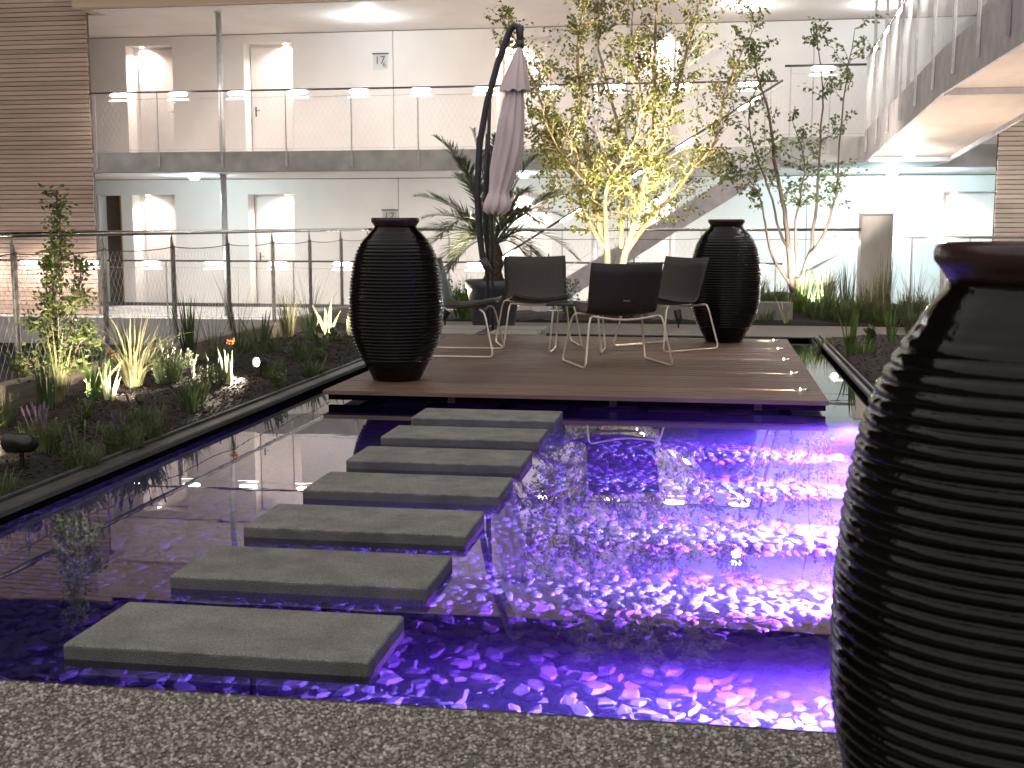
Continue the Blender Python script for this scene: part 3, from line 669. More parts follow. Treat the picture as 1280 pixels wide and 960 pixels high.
tree('lit_tree', 'multi stemmed yellow green tree lit from below behind the chairs', 'tree', (-1.22,15.9,.05), TREE_A, [.046,.050,.034,.026,.029,.03,.025,.016,.017,.016], M['bark'], M['leaf_a'], 11, 25, .060, 1.15, 24, .66)
TREE_B = [
 [(1.06,16.2,.36),(1.02,16.22,.74),(.98,16.25,1.15),(.91,16.27,1.56),(.79,16.3,2.07),(.76,16.32,2.37),(.68,16.35,2.78),(.54,16.38,3.23),(.5,16.4,3.54)],
 [(1.05,16.2,.45),(.82,16.14,.79),(.73,16.08,1.05),(.67,16.02,1.35),(.56,15.96,1.7),(.35,15.9,1.9)],
 [(1.1,16.2,.40),(1.27,16.22,.86),(1.31,16.23,1.15),(1.35,16.25,1.76),(1.36,16.27,2.26),(1.37,16.28,2.96),(1.26,16.3,3.7)],
 [(1.27,16.2,.86),(1.45,16.15,1.15),(1.53,16.1,1.5),(1.56,16.05,1.7),(1.59,16.0,2.53),(1.65,15.95,3.21),(1.7,15.9,3.63)],
 [(1.02,16.2,.89),(.89,16.28,1.15),(.78,16.36,1.56),(.62,16.44,2.02),(.46,16.52,2.59),(.58,16.6,3.11)],
 [(1.12,16.2,.59),(1.06,16.1,1.15),(1.11,16.0,1.55),(1.14,15.9,2.04),(.97,15.8,2.53)]]
tree('young_maple', 'slim green multi stemmed tree standing right of the far jar', 'tree', (1.07,16.2,.36), TREE_B, [.036,.019,.026,.018,.018,.018], M['bark2'], M['leaf_b'], 23, 13, .066, 1.45, 19, .5, .4)
SHRUB = [
 [(-4.21,7.42,.05),(-4.23,7.44,.47),(-4.25,7.47,.78),(-4.2,7.5,1.15),(-4.22,7.52,1.46)],
 [(-4.21,7.42,.21),(-4.29,7.47,.52),(-4.33,7.52,.83),(-4.32,7.57,1.01)],
 [(-4.19,7.42,.26),(-4.1,7.39,.58),(-4.0,7.35,.84),(-3.96,7.32,.97)],
 [(-4.21,7.42,.15),(-4.28,7.35,.32),(-4.32,7.29,.35),(-4.39,7.22,.34)],
 [(-4.19,7.42,.21),(-4.1,7.45,.42),(-4.06,7.49,.52),(-4.04,7.52,.54)],
 [(-4.21,7.42,.47),(-4.33,7.42,.55),(-4.37,7.42,.63)]]
tree('climbing_shrub', 'tall thin leafy shrub climbing the mesh fence at far left', 'shrub', (-4.21,7.42,.05), SHRUB, [.012,.008,.008,.007,.007,.006], M['bark2'], M['leaf_c'], 31, 40, .042, .28, 16, .13, .2)

# ------------------------------------------------------------ plants of the beds
def blades(b, base, n, h, spread, w, rd, droop=.4, r0=.03):
    for i in range(n):
        a = rd.random()*6.283; r_ = r0*rd.random()**.5; p = Vector(base)+Vector((r_*math.cos(a), r_*math.sin(a), -.02))
        a += rd.gauss(0,.4); out = Vector((math.cos(a), math.sin(a), 0)); L = h*rd.uniform(.55,1.1); s_ = spread*rd.uniform(.1,1.1); dr = droop*rd.uniform(0,1.2)
        pts = []
        for k in range(6):
            u = k/5; pts.append(p + out*L*(s_*u + dr*.5*u**2.6) + Vector((0,0,L*(u*math.sqrt(max(.05,1-min(.9,s_*s_))) - dr*.45*u**3))))
        b.ribbon(pts, w*rd.uniform(.7,1.3), out.cross(Vector((0,0,1))) + rv(rd,.15))
def grass(x, y, z, h, n, spread, w, m, label, cat='grass plant', name='grass_clump', seed=0, droop=.4, r0=.04, group=None):
    rd = random.Random(seed*31+7); b = MB(); blades(b, (x,y,z), n, h, spread, w, rd, droop, r0)
    return single(b, name, m, label, cat, (x,y,z), group)
def iris(x, y, z, h, n, w, m, label, seed=0, spread=.45, flower=None, name='iris_plant', cat='plant', nice=True):
    rd = random.Random(seed*17+3); t = thing(name, label, cat, (x,y,z))
    for i in range(n):
        b = MB(); a = rd.random()*6.283; lean = spread*(i+.5)/n*rd.uniform(.5,1.3); L = h*rd.uniform(.6,1.05); out = Vector((math.cos(a)*1., math.sin(a)*.6, 0)); p = Vector((x,y,z-.02))+out*.02
        pts = [p + out*L*lean*(u**1.3) + Vector((0,0,L*u*(1-.15*lean*u))) for u in [k/6 for k in range(7)]]
        side = Vector((1,0,0)) if abs(out.x) < .7 else Vector((.6,.8,0)); b.ribbon(pts, w*rd.uniform(.8,1.2), side.normalized()); b.build('leaf', m, t)
    if flower:
        b = MB(); b.tube([(x,y,z),(x+.01,y,z+h*.6),(x+.02,y,z+h*1.02)], .004, 4); st = b.build('flower_stem', M['grass'], t)
        b = MB()
        for i in range(14): b.leaf(Vector((x+.02,y,z+h*1.03)) + rv(rd,.010), (rv(rd).normalized()+Vector((0,0,.3))).normalized(), rv(rd).normalized(), .03, .018)
        b.build('flower', M[flower], st)
    return t
def lavender(x, y, z, h, n, label, seed=0, flower='violet', nf=8, fh=1.0, cat='plant', name='lavender_plant', m='lav', r=.07):
    rd = random.Random(seed*13+1); t = thing(name, label, cat, (x,y,z)); b = MB(); fl = MB()
    for i in range(n):
        a = rd.random()*6.283; q = r*rd.random()**.5; L = h*rd.uniform(.45,.8); p = Vector((x+q*math.cos(a), y+q*math.sin(a), z-.01)); d = Vector((math.cos(a)*.35*q/r, math.sin(a)*.35*q/r, 1)).normalized()
        b.tube([p, p+d*L], [.0025,.0012], 3, False)
        for k in range(9):
            c = p + d*L*(.15+.85*k/9); b.leaf(c, (d*1.1+rv(rd,.45)).normalized(), rv(rd).normalized(), .045*h/.3, .007*h/.3)
    b.build('foliage', M[m], t)
    for i in range(nf):
        a = rd.random()*6.283; q = r*rd.random(); p = Vector((x+q*math.cos(a), y+q*math.sin(a), z+h*.5)); d = Vector((math.cos(a)*.3, math.sin(a)*.3, 1)).normalized(); e = p+d*h*.5*fh*rd.uniform(.7,1.2)
        fl.tube([p,e],[.0025,.002],3,False)
        fl.tube([e-d*.035,e-d*.01,e+d*.015],[.004,.007,.003],6)
        for k in range(4): fl.leaf(e+d*.008, (d+rv(rd,.5)).normalized(), rv(rd).normalized(), .018, .009)
    fl.build('flower_spikes', M[flower], t)
    return t
def leafy(x, y, z, h, n, m, label, seed=0, r=.12, ll=.05, cat='plant', name='leafy_plant', upright=.6, group=None):
    rd = random.Random(seed*11+5); b = MB()
    ns = max(4, n//14)
    for s in range(ns):
        a = rd.random()*6.283; q = r*rd.random(); p = Vector((x,y,z-.02)); e = p + Vector((q*math.cos(a), q*math.sin(a), h*rd.uniform(.55,1)))
        b.tube([p, p.lerp(e,.5)+rv(rd,.01), e], [.004,.003,.002], 3, False)
        for k in range(14):
            u = .15+.85*k/14; c = p.lerp(e,u); b.leaf(c, (rv(rd).normalized()+Vector((0,0,upright))).normalized(), rv(rd).normalized(), ll*rd.uniform(.6,1.2)*(1.2-.5*u), ll*.5*rd.uniform(.6,1.2))
    return single(b, name, m, label, cat, (x,y,z), group)
ZL = lambda x,y: zleft(x,y)-.005
def L_(f, x, y, *a, **k): return f(x, y, ZL(x,y), *a, **k)
L_(grass,-4.20,7.40,.62,55,.16,.010,M['straw'],'bundle of pale upright stalks under the climbing shrub',seed=1,droop=.35)
L_(grass,-4.02,6.93,.42,60,.12,.008,M['grass'],'brownish rush tuft beside the pale stalks at far left',seed=2,droop=.2,r0=.06)
L_(grass,-3.94,7.93,.58,75,.34,.014,M['straw'],'brightly lit pale grass with long arching blades at the fence',seed=3,droop=.9,r0=.05)
L_(iris,-3.97,7.40,.40,8,.042,M['iris'],'broad bladed fresh green plant left of the bright arching grass',seed=4,spread=.75)
L_(iris,-3.80,7.30,.30,4,.024,M['palei'],'thin variegated blades with a faded orange bloom',seed=5,spread=.5,flower='orange')
L_(leafy,-3.78,7.02,.20,150,M['grass'],'dark bushy herb below the broad bladed plant',seed=6,r=.10,ll=.035)
L_(lavender,-3.36,5.74,.23,110,'lavender with pink tipped spikes next to the black garden spotlight',seed=7,flower='pink',nf=9,fh=1.15)
L_(lavender,-3.05,5.56,.22,100,'lavender with thin bare spikes near the pool coping',seed=8,flower='lav',nf=6,fh=1.3)
L_(lavender,-3.06,6.02,.25,110,'dim lavender with dull violet tips, left of a darker twin',seed=9,flower='violet',nf=5)
L_(lavender,-3.10,6.32,.26,120,'darkest bushy lavender in the unlit middle of the bed',seed=10,flower='violet',nf=3)
L_(leafy,-3.42,6.25,.16,120,M['grass'],'low dark tuft between the front lavenders',seed=11,r=.08,ll=.03)
L_(lavender,-3.88,8.35,.28,80,'lavender with grey spikes right behind the arching grass',seed=12,flower='straw' if 0 else 'lav',nf=10,fh=1.2)
L_(lavender,-3.72,8.00,.26,100,'green lavender at the foot of the arching pale grass',seed=13,flower='lav',nf=6)
L_(leafy,-3.69,8.32,.24,420,M['whitep'],'glaring white leafed plant lit by the garden lamp',seed=14,r=.075,ll=.036,upright=1.2)
L_(lavender,-3.45,8.17,.20,100,'small yellow green tuft right of the glaring white plant',seed=15,flower='lav',nf=2)
L_(iris,-3.40,8.32,.30,6,.030,M['whitep'],'cream stalk with an orange tip standing in the lamp light',seed=16,spread=.3,flower='orange')
L_(leafy,-3.12,8.55,.22,260,M['lav'],'round leafed herb right beside the glowing garden lamp',seed=17,r=.10,ll=.034)
L_(iris,-3.72,9.79,.42,9,.034,M['grass'],'dark iris fan behind the glowing garden lamp',seed=18,spread=.6)
L_(grass,-4.22,9.50,.62,60,.22,.014,M['grass'],'dark upright sword grass against the fence, third post',seed=19,droop=.15)
L_(grass,-4.38,8.75,.60,30,.25,.007,M['grass'],'thin dark wispy grass left of the sword grass',seed=20,droop=.4)
L_(grass,-4.40,11.0,.85,34,.30,.006,M['grass'],'tall wiry grass fanning out in front of the bright gallery wall',seed=21,droop=.3)
L_(grass,-4.35,10.3,.70,24,.35,.006,M['grass'],'sparse wiry grass between two fence posts',seed=22,droop=.5)
L_(iris,-3.85,11.45,.34,9,.030,M['iris'],'dim green iris in front of the pale feathery grass',seed=23,spread=.7)
L_(grass,-4.23,11.93,.52,120,.22,.008,M['straw'],'pale feathery grass mound near the far end of the left bed',seed=24,droop=.45,r0=.06)
L_(grass,-4.15,12.4,.85,40,.45,.006,M['grass'],'dark twiggy grass arching over the feathery mound',seed=25,droop=.7)
L_(iris,-3.83,12.0,.40,7,.050,M['palei'],'white edged sword leaves brightly lit left of the deck jar',seed=26,spread=.55)
L_(iris,-3.62,12.1,.26,6,.045,M['palei'],'white edged leaves partly hidden by the deck jar',seed=27,spread=.7)
L_(iris,-3.45,10.6,.32,8,.030,M['grass'],'dark iris leaves leaning towards the pool coping',seed=28,spread=.8)
L_(grass,-3.4,9.9,.26,70,.4,.010,M['grass'],'low dark grass in the shade near the deck corner',seed=29,droop=.4,r0=.08)
L_(grass,-3.95,6.33,.26,80,.25,.008,M['lav'],'green grass tuft at the left picture edge by the curb',seed=30,droop=.3,r0=.06)
L_(iris,-3.78,5.85,.26,6,.020,M['palei'],'white strap leaves entering at the left picture edge',seed=31,spread=1.1)
L_(grass,-3.12,4.93,.16,60,.4,.008,M['grass'],'dark low grass at the lower end of the bed by the coping',seed=32,droop=.5,r0=.07)
L_(lavender,-4.25,6.2,.3,70,'violet flowering spikes in front of the timber curb',seed=33,flower='violet',nf=9,fh=1.2)
L_(grass,-3.1,9.3,.22,60,.5,.012,M['grass'],'dark strappy grass overhanging the pool beside the deck corner',seed=34,droop=.9,r0=.05)
# rear bed and the right hand bed
def R_(f, x, y, *a, **k): return f(x, y, (zrear(x,y) if y > 14 else zright(x,y))-.005, *a, **k)
R_(iris,1.30,11.6,.52,11,.032,M['iris'],'upright sword leaf clump in the dark soil right of the water strip',seed=40,spread=.35)
R_(grass,1.45,11.75,.22,70,.5,.010,M['iris'],'low spreading grass at the foot of the sword leaf clump',seed=41,droop=.5,r0=.1)
R_(leafy,1.57,12.3,.24,160,M['leaf_c'],'bright green leafy plant left of the big near jar',seed=42,r=.12,ll=.06)
R_(iris,1.80,12.6,.42,9,.028,M['iris'],'green sword leaves just left of the shoulder of the near jar',seed=43,spread=.5)
R_(grass,1.15,12.6,.16,80,.7,.010,M['lav'],'flat grassy tuft behind the corner of the narrow water strip',seed=44,droop=.6,r0=.1)
R_(iris,.93,15.2,.38,6,.034,M['palei'],'pale sword leaves standing against the concrete upstand',seed=45,spread=.5)
R_(grass,.68,15.28,.24,60,.5,.010,M['grass'],'small grass in front of the concrete upstand',seed=46,droop=.4,r0=.1)
i = 50
spec = [(.45,16.0,.34,'lav','behind the concrete upstand right of the far jar'),(.80,15.9,.36,'iris','left of the maple stems'),(1.15,15.75,.42,'iris','right in front of the maple stems'),(1.35,15.5,.36,'grass','right of the pale sword leaves'),
        (1.50,15.9,.40,'iris','under the slanting rail behind the maple'),(1.62,15.4,.34,'lav','left of the tall dark reeds'),(1.85,15.6,.36,'lav','in front of the steel stele'),(2.10,15.3,.30,'iris','at the foot of the tall reeds by the stele'),(2.45,15.6,.34,'grass','right of the steel stele'),(2.85,15.8,.34,'lav','beside the near jar in the rear bed')]
for x,y,h,m,w in spec:
    R_(grass,x,y,h,110,.45,.014,M[m],'green grass clump ' + w,seed=i,droop=.45,r0=.14,group='grass clumps of the rear bed'); i += 1
R_(grass,1.72,15.9,.72,40,.14,.014,M['grass'],'tall dark reeds left of the steel stele',seed=70,droop=.15,r0=.08)
R_(grass,2.12,15.5,.92,90,.13,.010,M['straw'],'tallest pale reeds standing in front of the steel stele',seed=71,droop=.2,r0=.10)
R_(grass,2.55,16.0,.8,40,.35,.006,M['straw'],'wispy tall grass against the white wall right of the stele',seed=72,droop=.5,r0=.1)
R_(grass,3.0,16.2,.75,40,.35,.006,M['straw'],'wispy tall grass nearest the rim of the big near jar',seed=73,droop=.5,r0=.1)
for k,(x,w) in enumerate(((-3.2,'left of the palm pot'),(-1.75,'right of the palm pot'),(-1.0,'under the lit tree'),(-.45,'seen between the chairs'),(.0,'left of the far jar'))):
    R_(leafy,x,15.45+.1*(k%2),.30 if k else .62,300,M['grass' if k else 'iris'],'dark green leafy ground plant ' + w,seed=80+k,r=.28 if k else .16,ll=.06,group='leafy plants along the rear path')
R_(grass,-3.05,15.3,.62,120,.3,.012,M['iris'],'fresh green grass tuft left of the palm pot',seed=90,droop=.3,r0=.1)
fill = [(-3.35,7.6,'just in front of the hidden spotlight'),(-3.2,7.2,'between the coping and the broad bladed plant'),(-3.6,6.6,'right behind the two darkest lavenders'),(-3.3,8.9,'beside the glowing garden lamp'),(-3.75,9.1,'behind the glowing lamp, towards the fence'),(-3.3,10.1,'near the coping halfway to the deck jar'),(-4.1,9.9,'behind the dark iris fan'),
 (-4.2,10.6,'under the tall wiry grass'),(-3.5,11.2,'in front of the dim green iris'),(-3.3,11.8,'close behind the left side of the deck jar'),(-3.75,10.2,'between the dark iris fan and the leaning iris'),(-4.0,5.7,'at the picture edge by the timber curb'),(-3.55,5.2,'just left of the black spotlight'),(-3.2,6.65,'behind the dim lavender pair by the coping')]
for k,(x,y,w) in enumerate(fill):
    if k % 3 == 0: L_(lavender,x,y,.20,80,'small dim lavender '+w,seed=200+k,flower='violet',nf=2)
    elif k % 3 == 1: L_(grass,x,y,.26,50,.4,.010,M['grass'],'low dark grass tuft '+w,seed=200+k,droop=.5,r0=.06)
    else: L_(leafy,x,y,.15,140,M['leaf_c'],'low leafy herb '+w,seed=200+k,r=.10,ll=.032)
for k,(x,y,h,w) in enumerate(((1.7,15.35,.5,'left of the tallest pale reeds'),(2.0,15.9,.55,'touching the left face of the steel stele'),(2.35,15.3,.5,'right of the tallest pale reeds'),(2.65,15.4,.55,'half way between the stele and the near jar'),(1.2,16.3,.42,'right behind the maple stems'),(1.5,16.4,.5,'at the fence under the slanting rail'),
  (.6,16.3,.36,'at the fence left of the maple stems'),(2.6,13.2,.5,'beside the shoulder of the near jar'),(2.2,13.6,.4,'in front of the rear gravel path by the near jar'),(2.9,14.9,.5,'by the near jar neck behind the gravel path'))):
    R_(grass,x,y,h,130,.34,.011,M['straw' if k%2 else 'lav'],'pale feathery grass '+w,seed=300+k,droop=.5,r0=.11,group='pale feathery grasses of the right hand bed')
# garden spotlights
def garden_spot(x, y, z, aim, label, energy, cone, col=(1,.87,.66), size=.075, lens=True):
    t = thing('garden_spotlight', label, 'spotlight', (x,y,z), 'spike spotlights in the beds'); d = Vector(aim).normalized(); c = Vector((x,y,z+.13))
    b = MB(); b.tube([(x,y,z-.04),(x,y,z+.12)], .011, 8); b.build('spike', M['black'], t)
    b = MB(); b.tube([c-d*size, c-d*size*.8, c-d*size*.1, c+d*size*.75, c+d*size], [size*.35,size*.5,size*.56,size*.62,size*.64], 16, False); b.tube([c-d*size*.96,c-d*size*1.0],size*.42,16); b.build('lamp_head', M['black'], t, True)
    b = MB(); b.tube([c+d*size*.80, c+d*size*.82], size*.56, 16); b.build('lens', M['ledwarm'], t)
    light('SPOT', c+d*(size+.012), energy, col, t, aim, .02, cone, .7, 'beam')
    return t
garden_spot(-3.28,5.40,ZL(-3.28,5.4),(-1.0,.45,-.06),'black garden spotlight among lavender at the lower left',90,70,size=.085)
garden_spot(-3.36,8.86,ZL(-3.36,8.86)-.02,(-.30,-.72,.08),'glowing garden spotlight aimed at the white leafed plants',280,85,size=.06)
garden_spot(-3.72,6.85,ZL(-3.72,6.85)-.09,(-.49,.57,.42),'garden spotlight aimed at the climbing shrub and pale stalks',170,58,size=.038)
garden_spot(-3.52,7.15,ZL(-3.52,7.15)-.09,(-.72,.9,.35),'garden spotlight hidden behind the lavenders below the arching grass',230,62,size=.038)
garden_spot(-3.55,11.3,ZL(-3.5,11.4)-.03,(-.5,1.0,.25),'garden spotlight lighting the white edged sword leaves',170,64,size=.055)
garden_spot(-1.05,14.5,.031,(-.06,.8,1.0),'garden spotlight at the foot of the lit tree',1150,76,(1,.86,.55))
garden_spot(-.35,14.6,.031,(-.20,.36,1.0),'garden spotlight right of the lit tree trunk',4200,56,(1,.86,.55))
garden_spot(1.32,15.7,.06,(-.1,.5,1.0),'added fill spotlight in the grass in front of the young maple',900,95,(1,.92,.8))  # added lamp, brightens the maple leaves from below
garden_spot(2.7,11.5,.08,(.0,-.05,1.0),'nearer added fill light under the footbridge behind the near jar',260,130,(1,.88,.80))  # added lamp out of sight, brightens the near part of the bridge soffit
garden_spot(2.9,14.8,.08,(.0,.12,1.0),'added fill light under the footbridge beside the rear gravel path',260,130,(1,.88,.78))  # added lamp out of sight, brightens the far part of the bridge soffit
garden_spot(-3.12,14.35,.032,(.45,.02,.85),'garden spotlight beside the palm pot',480,85,(1,.88,.66))

# ------------------------------------------------------------ mesh fences round the terrace
XF, YF, ZR = -4.8, 16.98, 1.175
t = thing('mesh_fence', 'steel post and wire mesh fence behind the flower bed', 'fence', (XF, 10, 0))
b = MB(); b.tube([(XF,2.0,ZR),(XF,YF,ZR)], .021, 12); b.build('handrail', M['stainless'], t, True)
ys = [7.92+1.29*k for k in range(-3,8)]
for y in ys:
    if y > YF: continue
    b = MB(); b.prismx([(y-.022,-.6),(y+.022,-.6),(y+.022,1.07),(y-.006,1.14),(y-.022,1.12)], XF-.006, XF+.006)
    b.box(XF-.021,XF+.021,y+.006,y+.016,-.6,1.06)
    b.tube([(XF,y,1.10),(XF,y,ZR-.015)], .006, 6); b.build('post', M['postgrey'], t)
cb = MB()
for a,b_ in zip(ys[:-1],ys[1:]):
    b_ = min(b_,YF); cb.tube([(XF+.012, a+(b_-a)*u, 1.045-.09*u*(1-u)) for u in [k/8 for k in range(9)]], .004, 4, False)
cb.tube([(XF+.012,2,.02),(XF+.012,YF,.02)], .004, 4, False); cb.build('cable', M['darksteel'], t)
b = MB(); meshlines(b, (XF+.012,3.2), (XF+.012,YF), .02, 1.03, .075, .0011); b.build('wire_mesh', M['steel'], t, props={'kind':'stuff'})
t = thing('mesh_fence', 'steel post and wire mesh fence behind the trees and palm', 'fence', (-1, YF, 0))
b = MB(); b.tube([(XF,YF+.0,ZR),(2.28,YF,ZR)], .02, 12); b.build('handrail', M['stainless'], t, True)
xs = list(np.arange(XF,2.3,1.17))
for x in xs[1:]:
    b = MB(); b.box(x-.008,x+.008,YF-.02,YF+.02,-.3,1.10); b.tube([(x,YF,1.10),(x,YF,ZR-.015)],.006,6); b.build('post', M['steel'], t)
cb = MB()
for a,b_ in zip(xs[:-1],xs[1:]): cb.tube([(a+(b_-a)*u, YF-.012, 1.05-.05*u*(1-u)) for u in [k/6 for k in range(7)]], .004, 4, False)
cb.build('cable', M['darksteel'], t)
b = MB(); meshlines(b, (XF,YF-.012), (2.28,YF-.012), -.1, 1.03, .075, .001); b.build('wire_mesh', M['steel'], t, props={'kind':'stuff'})
t = thing('steel_stele', 'stainless steel box column at the right end of the rear fence', 'column', (2.2,17.05,0))
MB().bbox(1.98,2.38,16.88,17.25,-.3,1.37,.01).build('casing', M['stele'], t); MB().bbox(1.96,2.40,16.86,17.27,1.372,1.39,.004).build('cap_plate', M['steel'], t)
t = thing('terrace_rail', 'lamp lit handrail sloping away beyond the maple', 'railing', (1.7,18.6,0))
b = MB(); b.tube([(1.78,18.6,1.06),(4.6,18.6,1.06)], .02, 10); b.tube([(1.25,18.6,.45),(2.12,18.6,.98)], .02, 10); b.build('handrail', M['steel'], t, True)
for x in (1.5,2.1,2.9,3.7,4.4): MB().box(x-.012,x+.012,18.58,18.62,-1.2,1.04 if x > 1.9 else .58).build('post', M['steel'], t)
for x in (1.86,2.12,2.52,3.32):
    b = MB(); b.lathe([(.01,.045),(.04,.03),(.055,0),(.045,-.03),(.015,-.05)],14,(x,18.56,1.0)); b.build('lamp', M['led'], t, True)
    light('POINT', (x,18.50,.98), 12, (1,.92,.84), t, size=.04)
MB().box(1.2,9,18.55,20.9,-1.6,-1.2).build('landing_slab', M['galconc'], t)

# ------------------------------------------------------------ the gallery building
WY, GY = 24.3, 21.0
ZL0, ZL1, ZM0, ZM1, ZT0, ZT1 = -.95, -.458, 2.17, 2.526, 5.06, 5.75
t = B = thing('apartment_building', 'white gallery access building with lit doorways on two storeys', 'building', (-3,22,-3.6))
MB().box(-17,9.5,GY,WY,ZL0,ZL1).build('gallery_slab', M['galconc'], t)
MB().box(-11.06,9.5,GY,WY,ZM0+.012,ZM1).build('gallery_slab', M['galconc'], t)
MB().box(-11.3,9.5,GY-.05,WY+.3,ZT0+.012,ZT1).box(-17,-11.3005,21.7,WY+.3,ZT0+.012,ZT1).build('roof', M['beige'], t)
for z in (ZM0,ZT0): MB().box(-11.06,9.5,GY+.12,WY-.01,z,z+.0115).build('ceiling', M['ceiling'], t)
MB().box(-17,9.5,WY+.45,WY+.6,-3.6,ZT0+.01).build('core_wall', M['concrete'], t)
MB().box(-17,9.5,WY,WY+.1,-3.6,ZL0-.01).build('basement_wall', M['concrete'], t)
doorsU = [(-11.97,-10.96,0),(-9.42,-8.39,1),(-4.22,-3.17,0),(-1.68,-.65,1)]
doorsL = [(-11.95,-11.01,0),(-9.41,-8.43,1),(-4.03,-3.10,0),(-1.60,-.68,1),(4.32,5.33,0)]
def storey(z0, z1, doors, extra=None):
    dz = z0+2.31 if z0 < 0 else z0+2.36
    holes = sorted([(a,b,dz) for a,b,_ in doors] + ([extra] if extra else []))
    x = -14.0; spans = []
    for a,b,h in holes: spans.append((x,a)); x = b
    spans.append((x,9.4))
    for a,b in spans:
        k = max(1, round((b-a)/2.4)); xs = [a+(b-a)*i/k for i in range(k+1)]
        for p,q in zip(xs[:-1],xs[1:]): MB().box(p+(.006 if p != a else 0),q-(.006 if q != b else 0),WY,WY+.09,z0+.001,z1-.013).build('wall_panel', M['wall'], B)
    for a,b,h in holes: MB().box(a,b,WY+.001,WY+.09,h,z1-.013).build('wall_panel', M['wall'], B)
    MB().box(-14,9.4,WY-.012,WY-.0005,z0+.001,z0+.07).build('skirting', M['darksteel'], B) if z0 < 0 else None
    for a,b,sd in doors:
        n_ = MB(); d = .38
        n_.box(a-.06,a-.002,WY+.091,WY+d,z0,dz+.06); n_.box(b+.002,b+.06,WY+.091,WY+d,z0,dz+.06); n_.box(a-.002,b+.002,WY+.091,WY+d,dz+.002,dz+.06)
        n_.box(a-.06,b+.06,WY+d,WY+d+.03,z0,dz+.06); nb = n_.build('door_niche', M['white'], B)
        x0,x1 = (a+.12,b-.02) if sd == 0 else (a+.02,b-.12)
        dl = MB().bbox(x0,x1,WY+d-.045,WY+d-.002,z0+.006,dz-.05,.003).build('door', M['white'], B)
        hx = x1-.09 if sd == 0 else x0+.09
        h_ = MB(); h_.box(hx-.014,hx+.014,WY+d-.062,WY+d-.046,z0+.92,z0+1.12); h_.tube([(hx,WY+d-.06,z0+1.04),(hx,WY+d-.1,z0+1.04),(hx+(-.1 if sd == 0 else .1),WY+d-.1,z0+1.04)], .008, 6); h_.build('handle', M['darksteel'], dl)
        lx = a+.24 if sd == 0 else b-.22
        lp = MB().lathe([(.04,0),(.04,.012)],14,(lx,WY+.24,dz-.013)).build('downlight', M['ledwarm'], B)
        light('SPOT', (lx,WY+.27,dz-.02), 420, (1,.86,.76), B, (.10 if sd == 0 else -.10,.05,-1), .03, 140, 1, 'door_light')
storey(ZL1, ZM0, doorsL, (-12.68,-12.2,1.84))
storey(ZM1, ZT0, doorsU)
b = MB(); b.box(-12.72,-12.69,WY-.02,WY+.44,ZL1,1.84); b.build('door_frame', M['white'], t)
MB().box(-12.23,-12.205,WY-.01,WY+.44,ZL1+.002,1.836).build('door_frame', M['dooredge'], t); MB().box(-12.69,-12.23,WY+.3,WY+.33,ZL1+.002,1.836).build('dark_doorway', M['doordark'], t)
MB().box(-14,-11.0605,21.72,WY-.001,ZM0+.012,ZM1).build('gallery_slab', M['galconc'], t)
for z in (ZM0,ZT0): MB().box(-14,-11.0605,21.73,WY-.01,z,z+.0115).build('ceiling', M['ceiling'], t)
for x in (-8.87,-2.01,4.9):
    for z0,z1 in ((ZL1,ZM0-.002),(ZM1,ZT0-.002)):
        b = MB(); b.tube([(x,21.7,z0+.001),(x,21.7,z1)], .055, 16); c_ = b.build('column', M['steel'], t, True)
        b = MB(); b.tube([(x,21.7,z1-.03),(x,21.7,z1-.0005)], .075, 16); b.build('column_head', M['steel'], c_)
for x,y,z,e in ((-9.78,22.5,ZM0,60),(-3.4,22.5,ZM0,25),(3.08,22.2,ZM0,330),(-6.37,22.6,ZT0,48),(.6,22.6,ZT0,26),(2.9,22.8,ZT0,40)):
    b = MB(); b.lathe([(.09,-.001),(.10,-.05),(.08,-.075)],18,(x,y,z)); c_ = b.build('ceiling_lamp', M['ledcool'], t)
    light('POINT', (x,y,z-.22), e*1.3, (.62,.92,1) if z < 3 else (.84,.95,1), t, size=.08)
def sign(x, z, label):
    s_ = thing('door_sign', label, 'sign', (x,WY-.05,z))
    MB().box(x-.17,x+.17,WY-.055,WY-.035,z,z+.022).build('sign_bar', M['darksteel'], s_)
    MB().box(x-.15,x+.15,WY-.050,WY-.044,z-.30,z-.001).build('sign_plate', M['glass'], s_)
    for txt,dx,dz,sz in (('17',-.12,-.19,.22),('6',.04,-.25,.15)):
        c_ = bpy.data.curves.new('lettering','FONT'); c_.body = txt; c_.size = sz; c_.extrude = .001
        o = bpy.data.objects.new('outline', c_); COL.objects.link(o); me = bpy.data.meshes.new_from_object(o.evaluated_get(bpy.context.evaluated_depsgraph_get()))
        bpy.data.objects.remove(o); o = bpy.data.objects.new('lettering', me); COL.objects.link(o); me.materials.clear(); me.materials.append(M['ink']); o.parent = s_
        o.location = (dx, -.0022, dz); o.rotation_euler = (R(90),0,0)
sign(-6.55,4.60,'small glass number sign on the upper gallery wall'); sign(-6.40,1.52,'small glass number sign on the lower gallery wall')

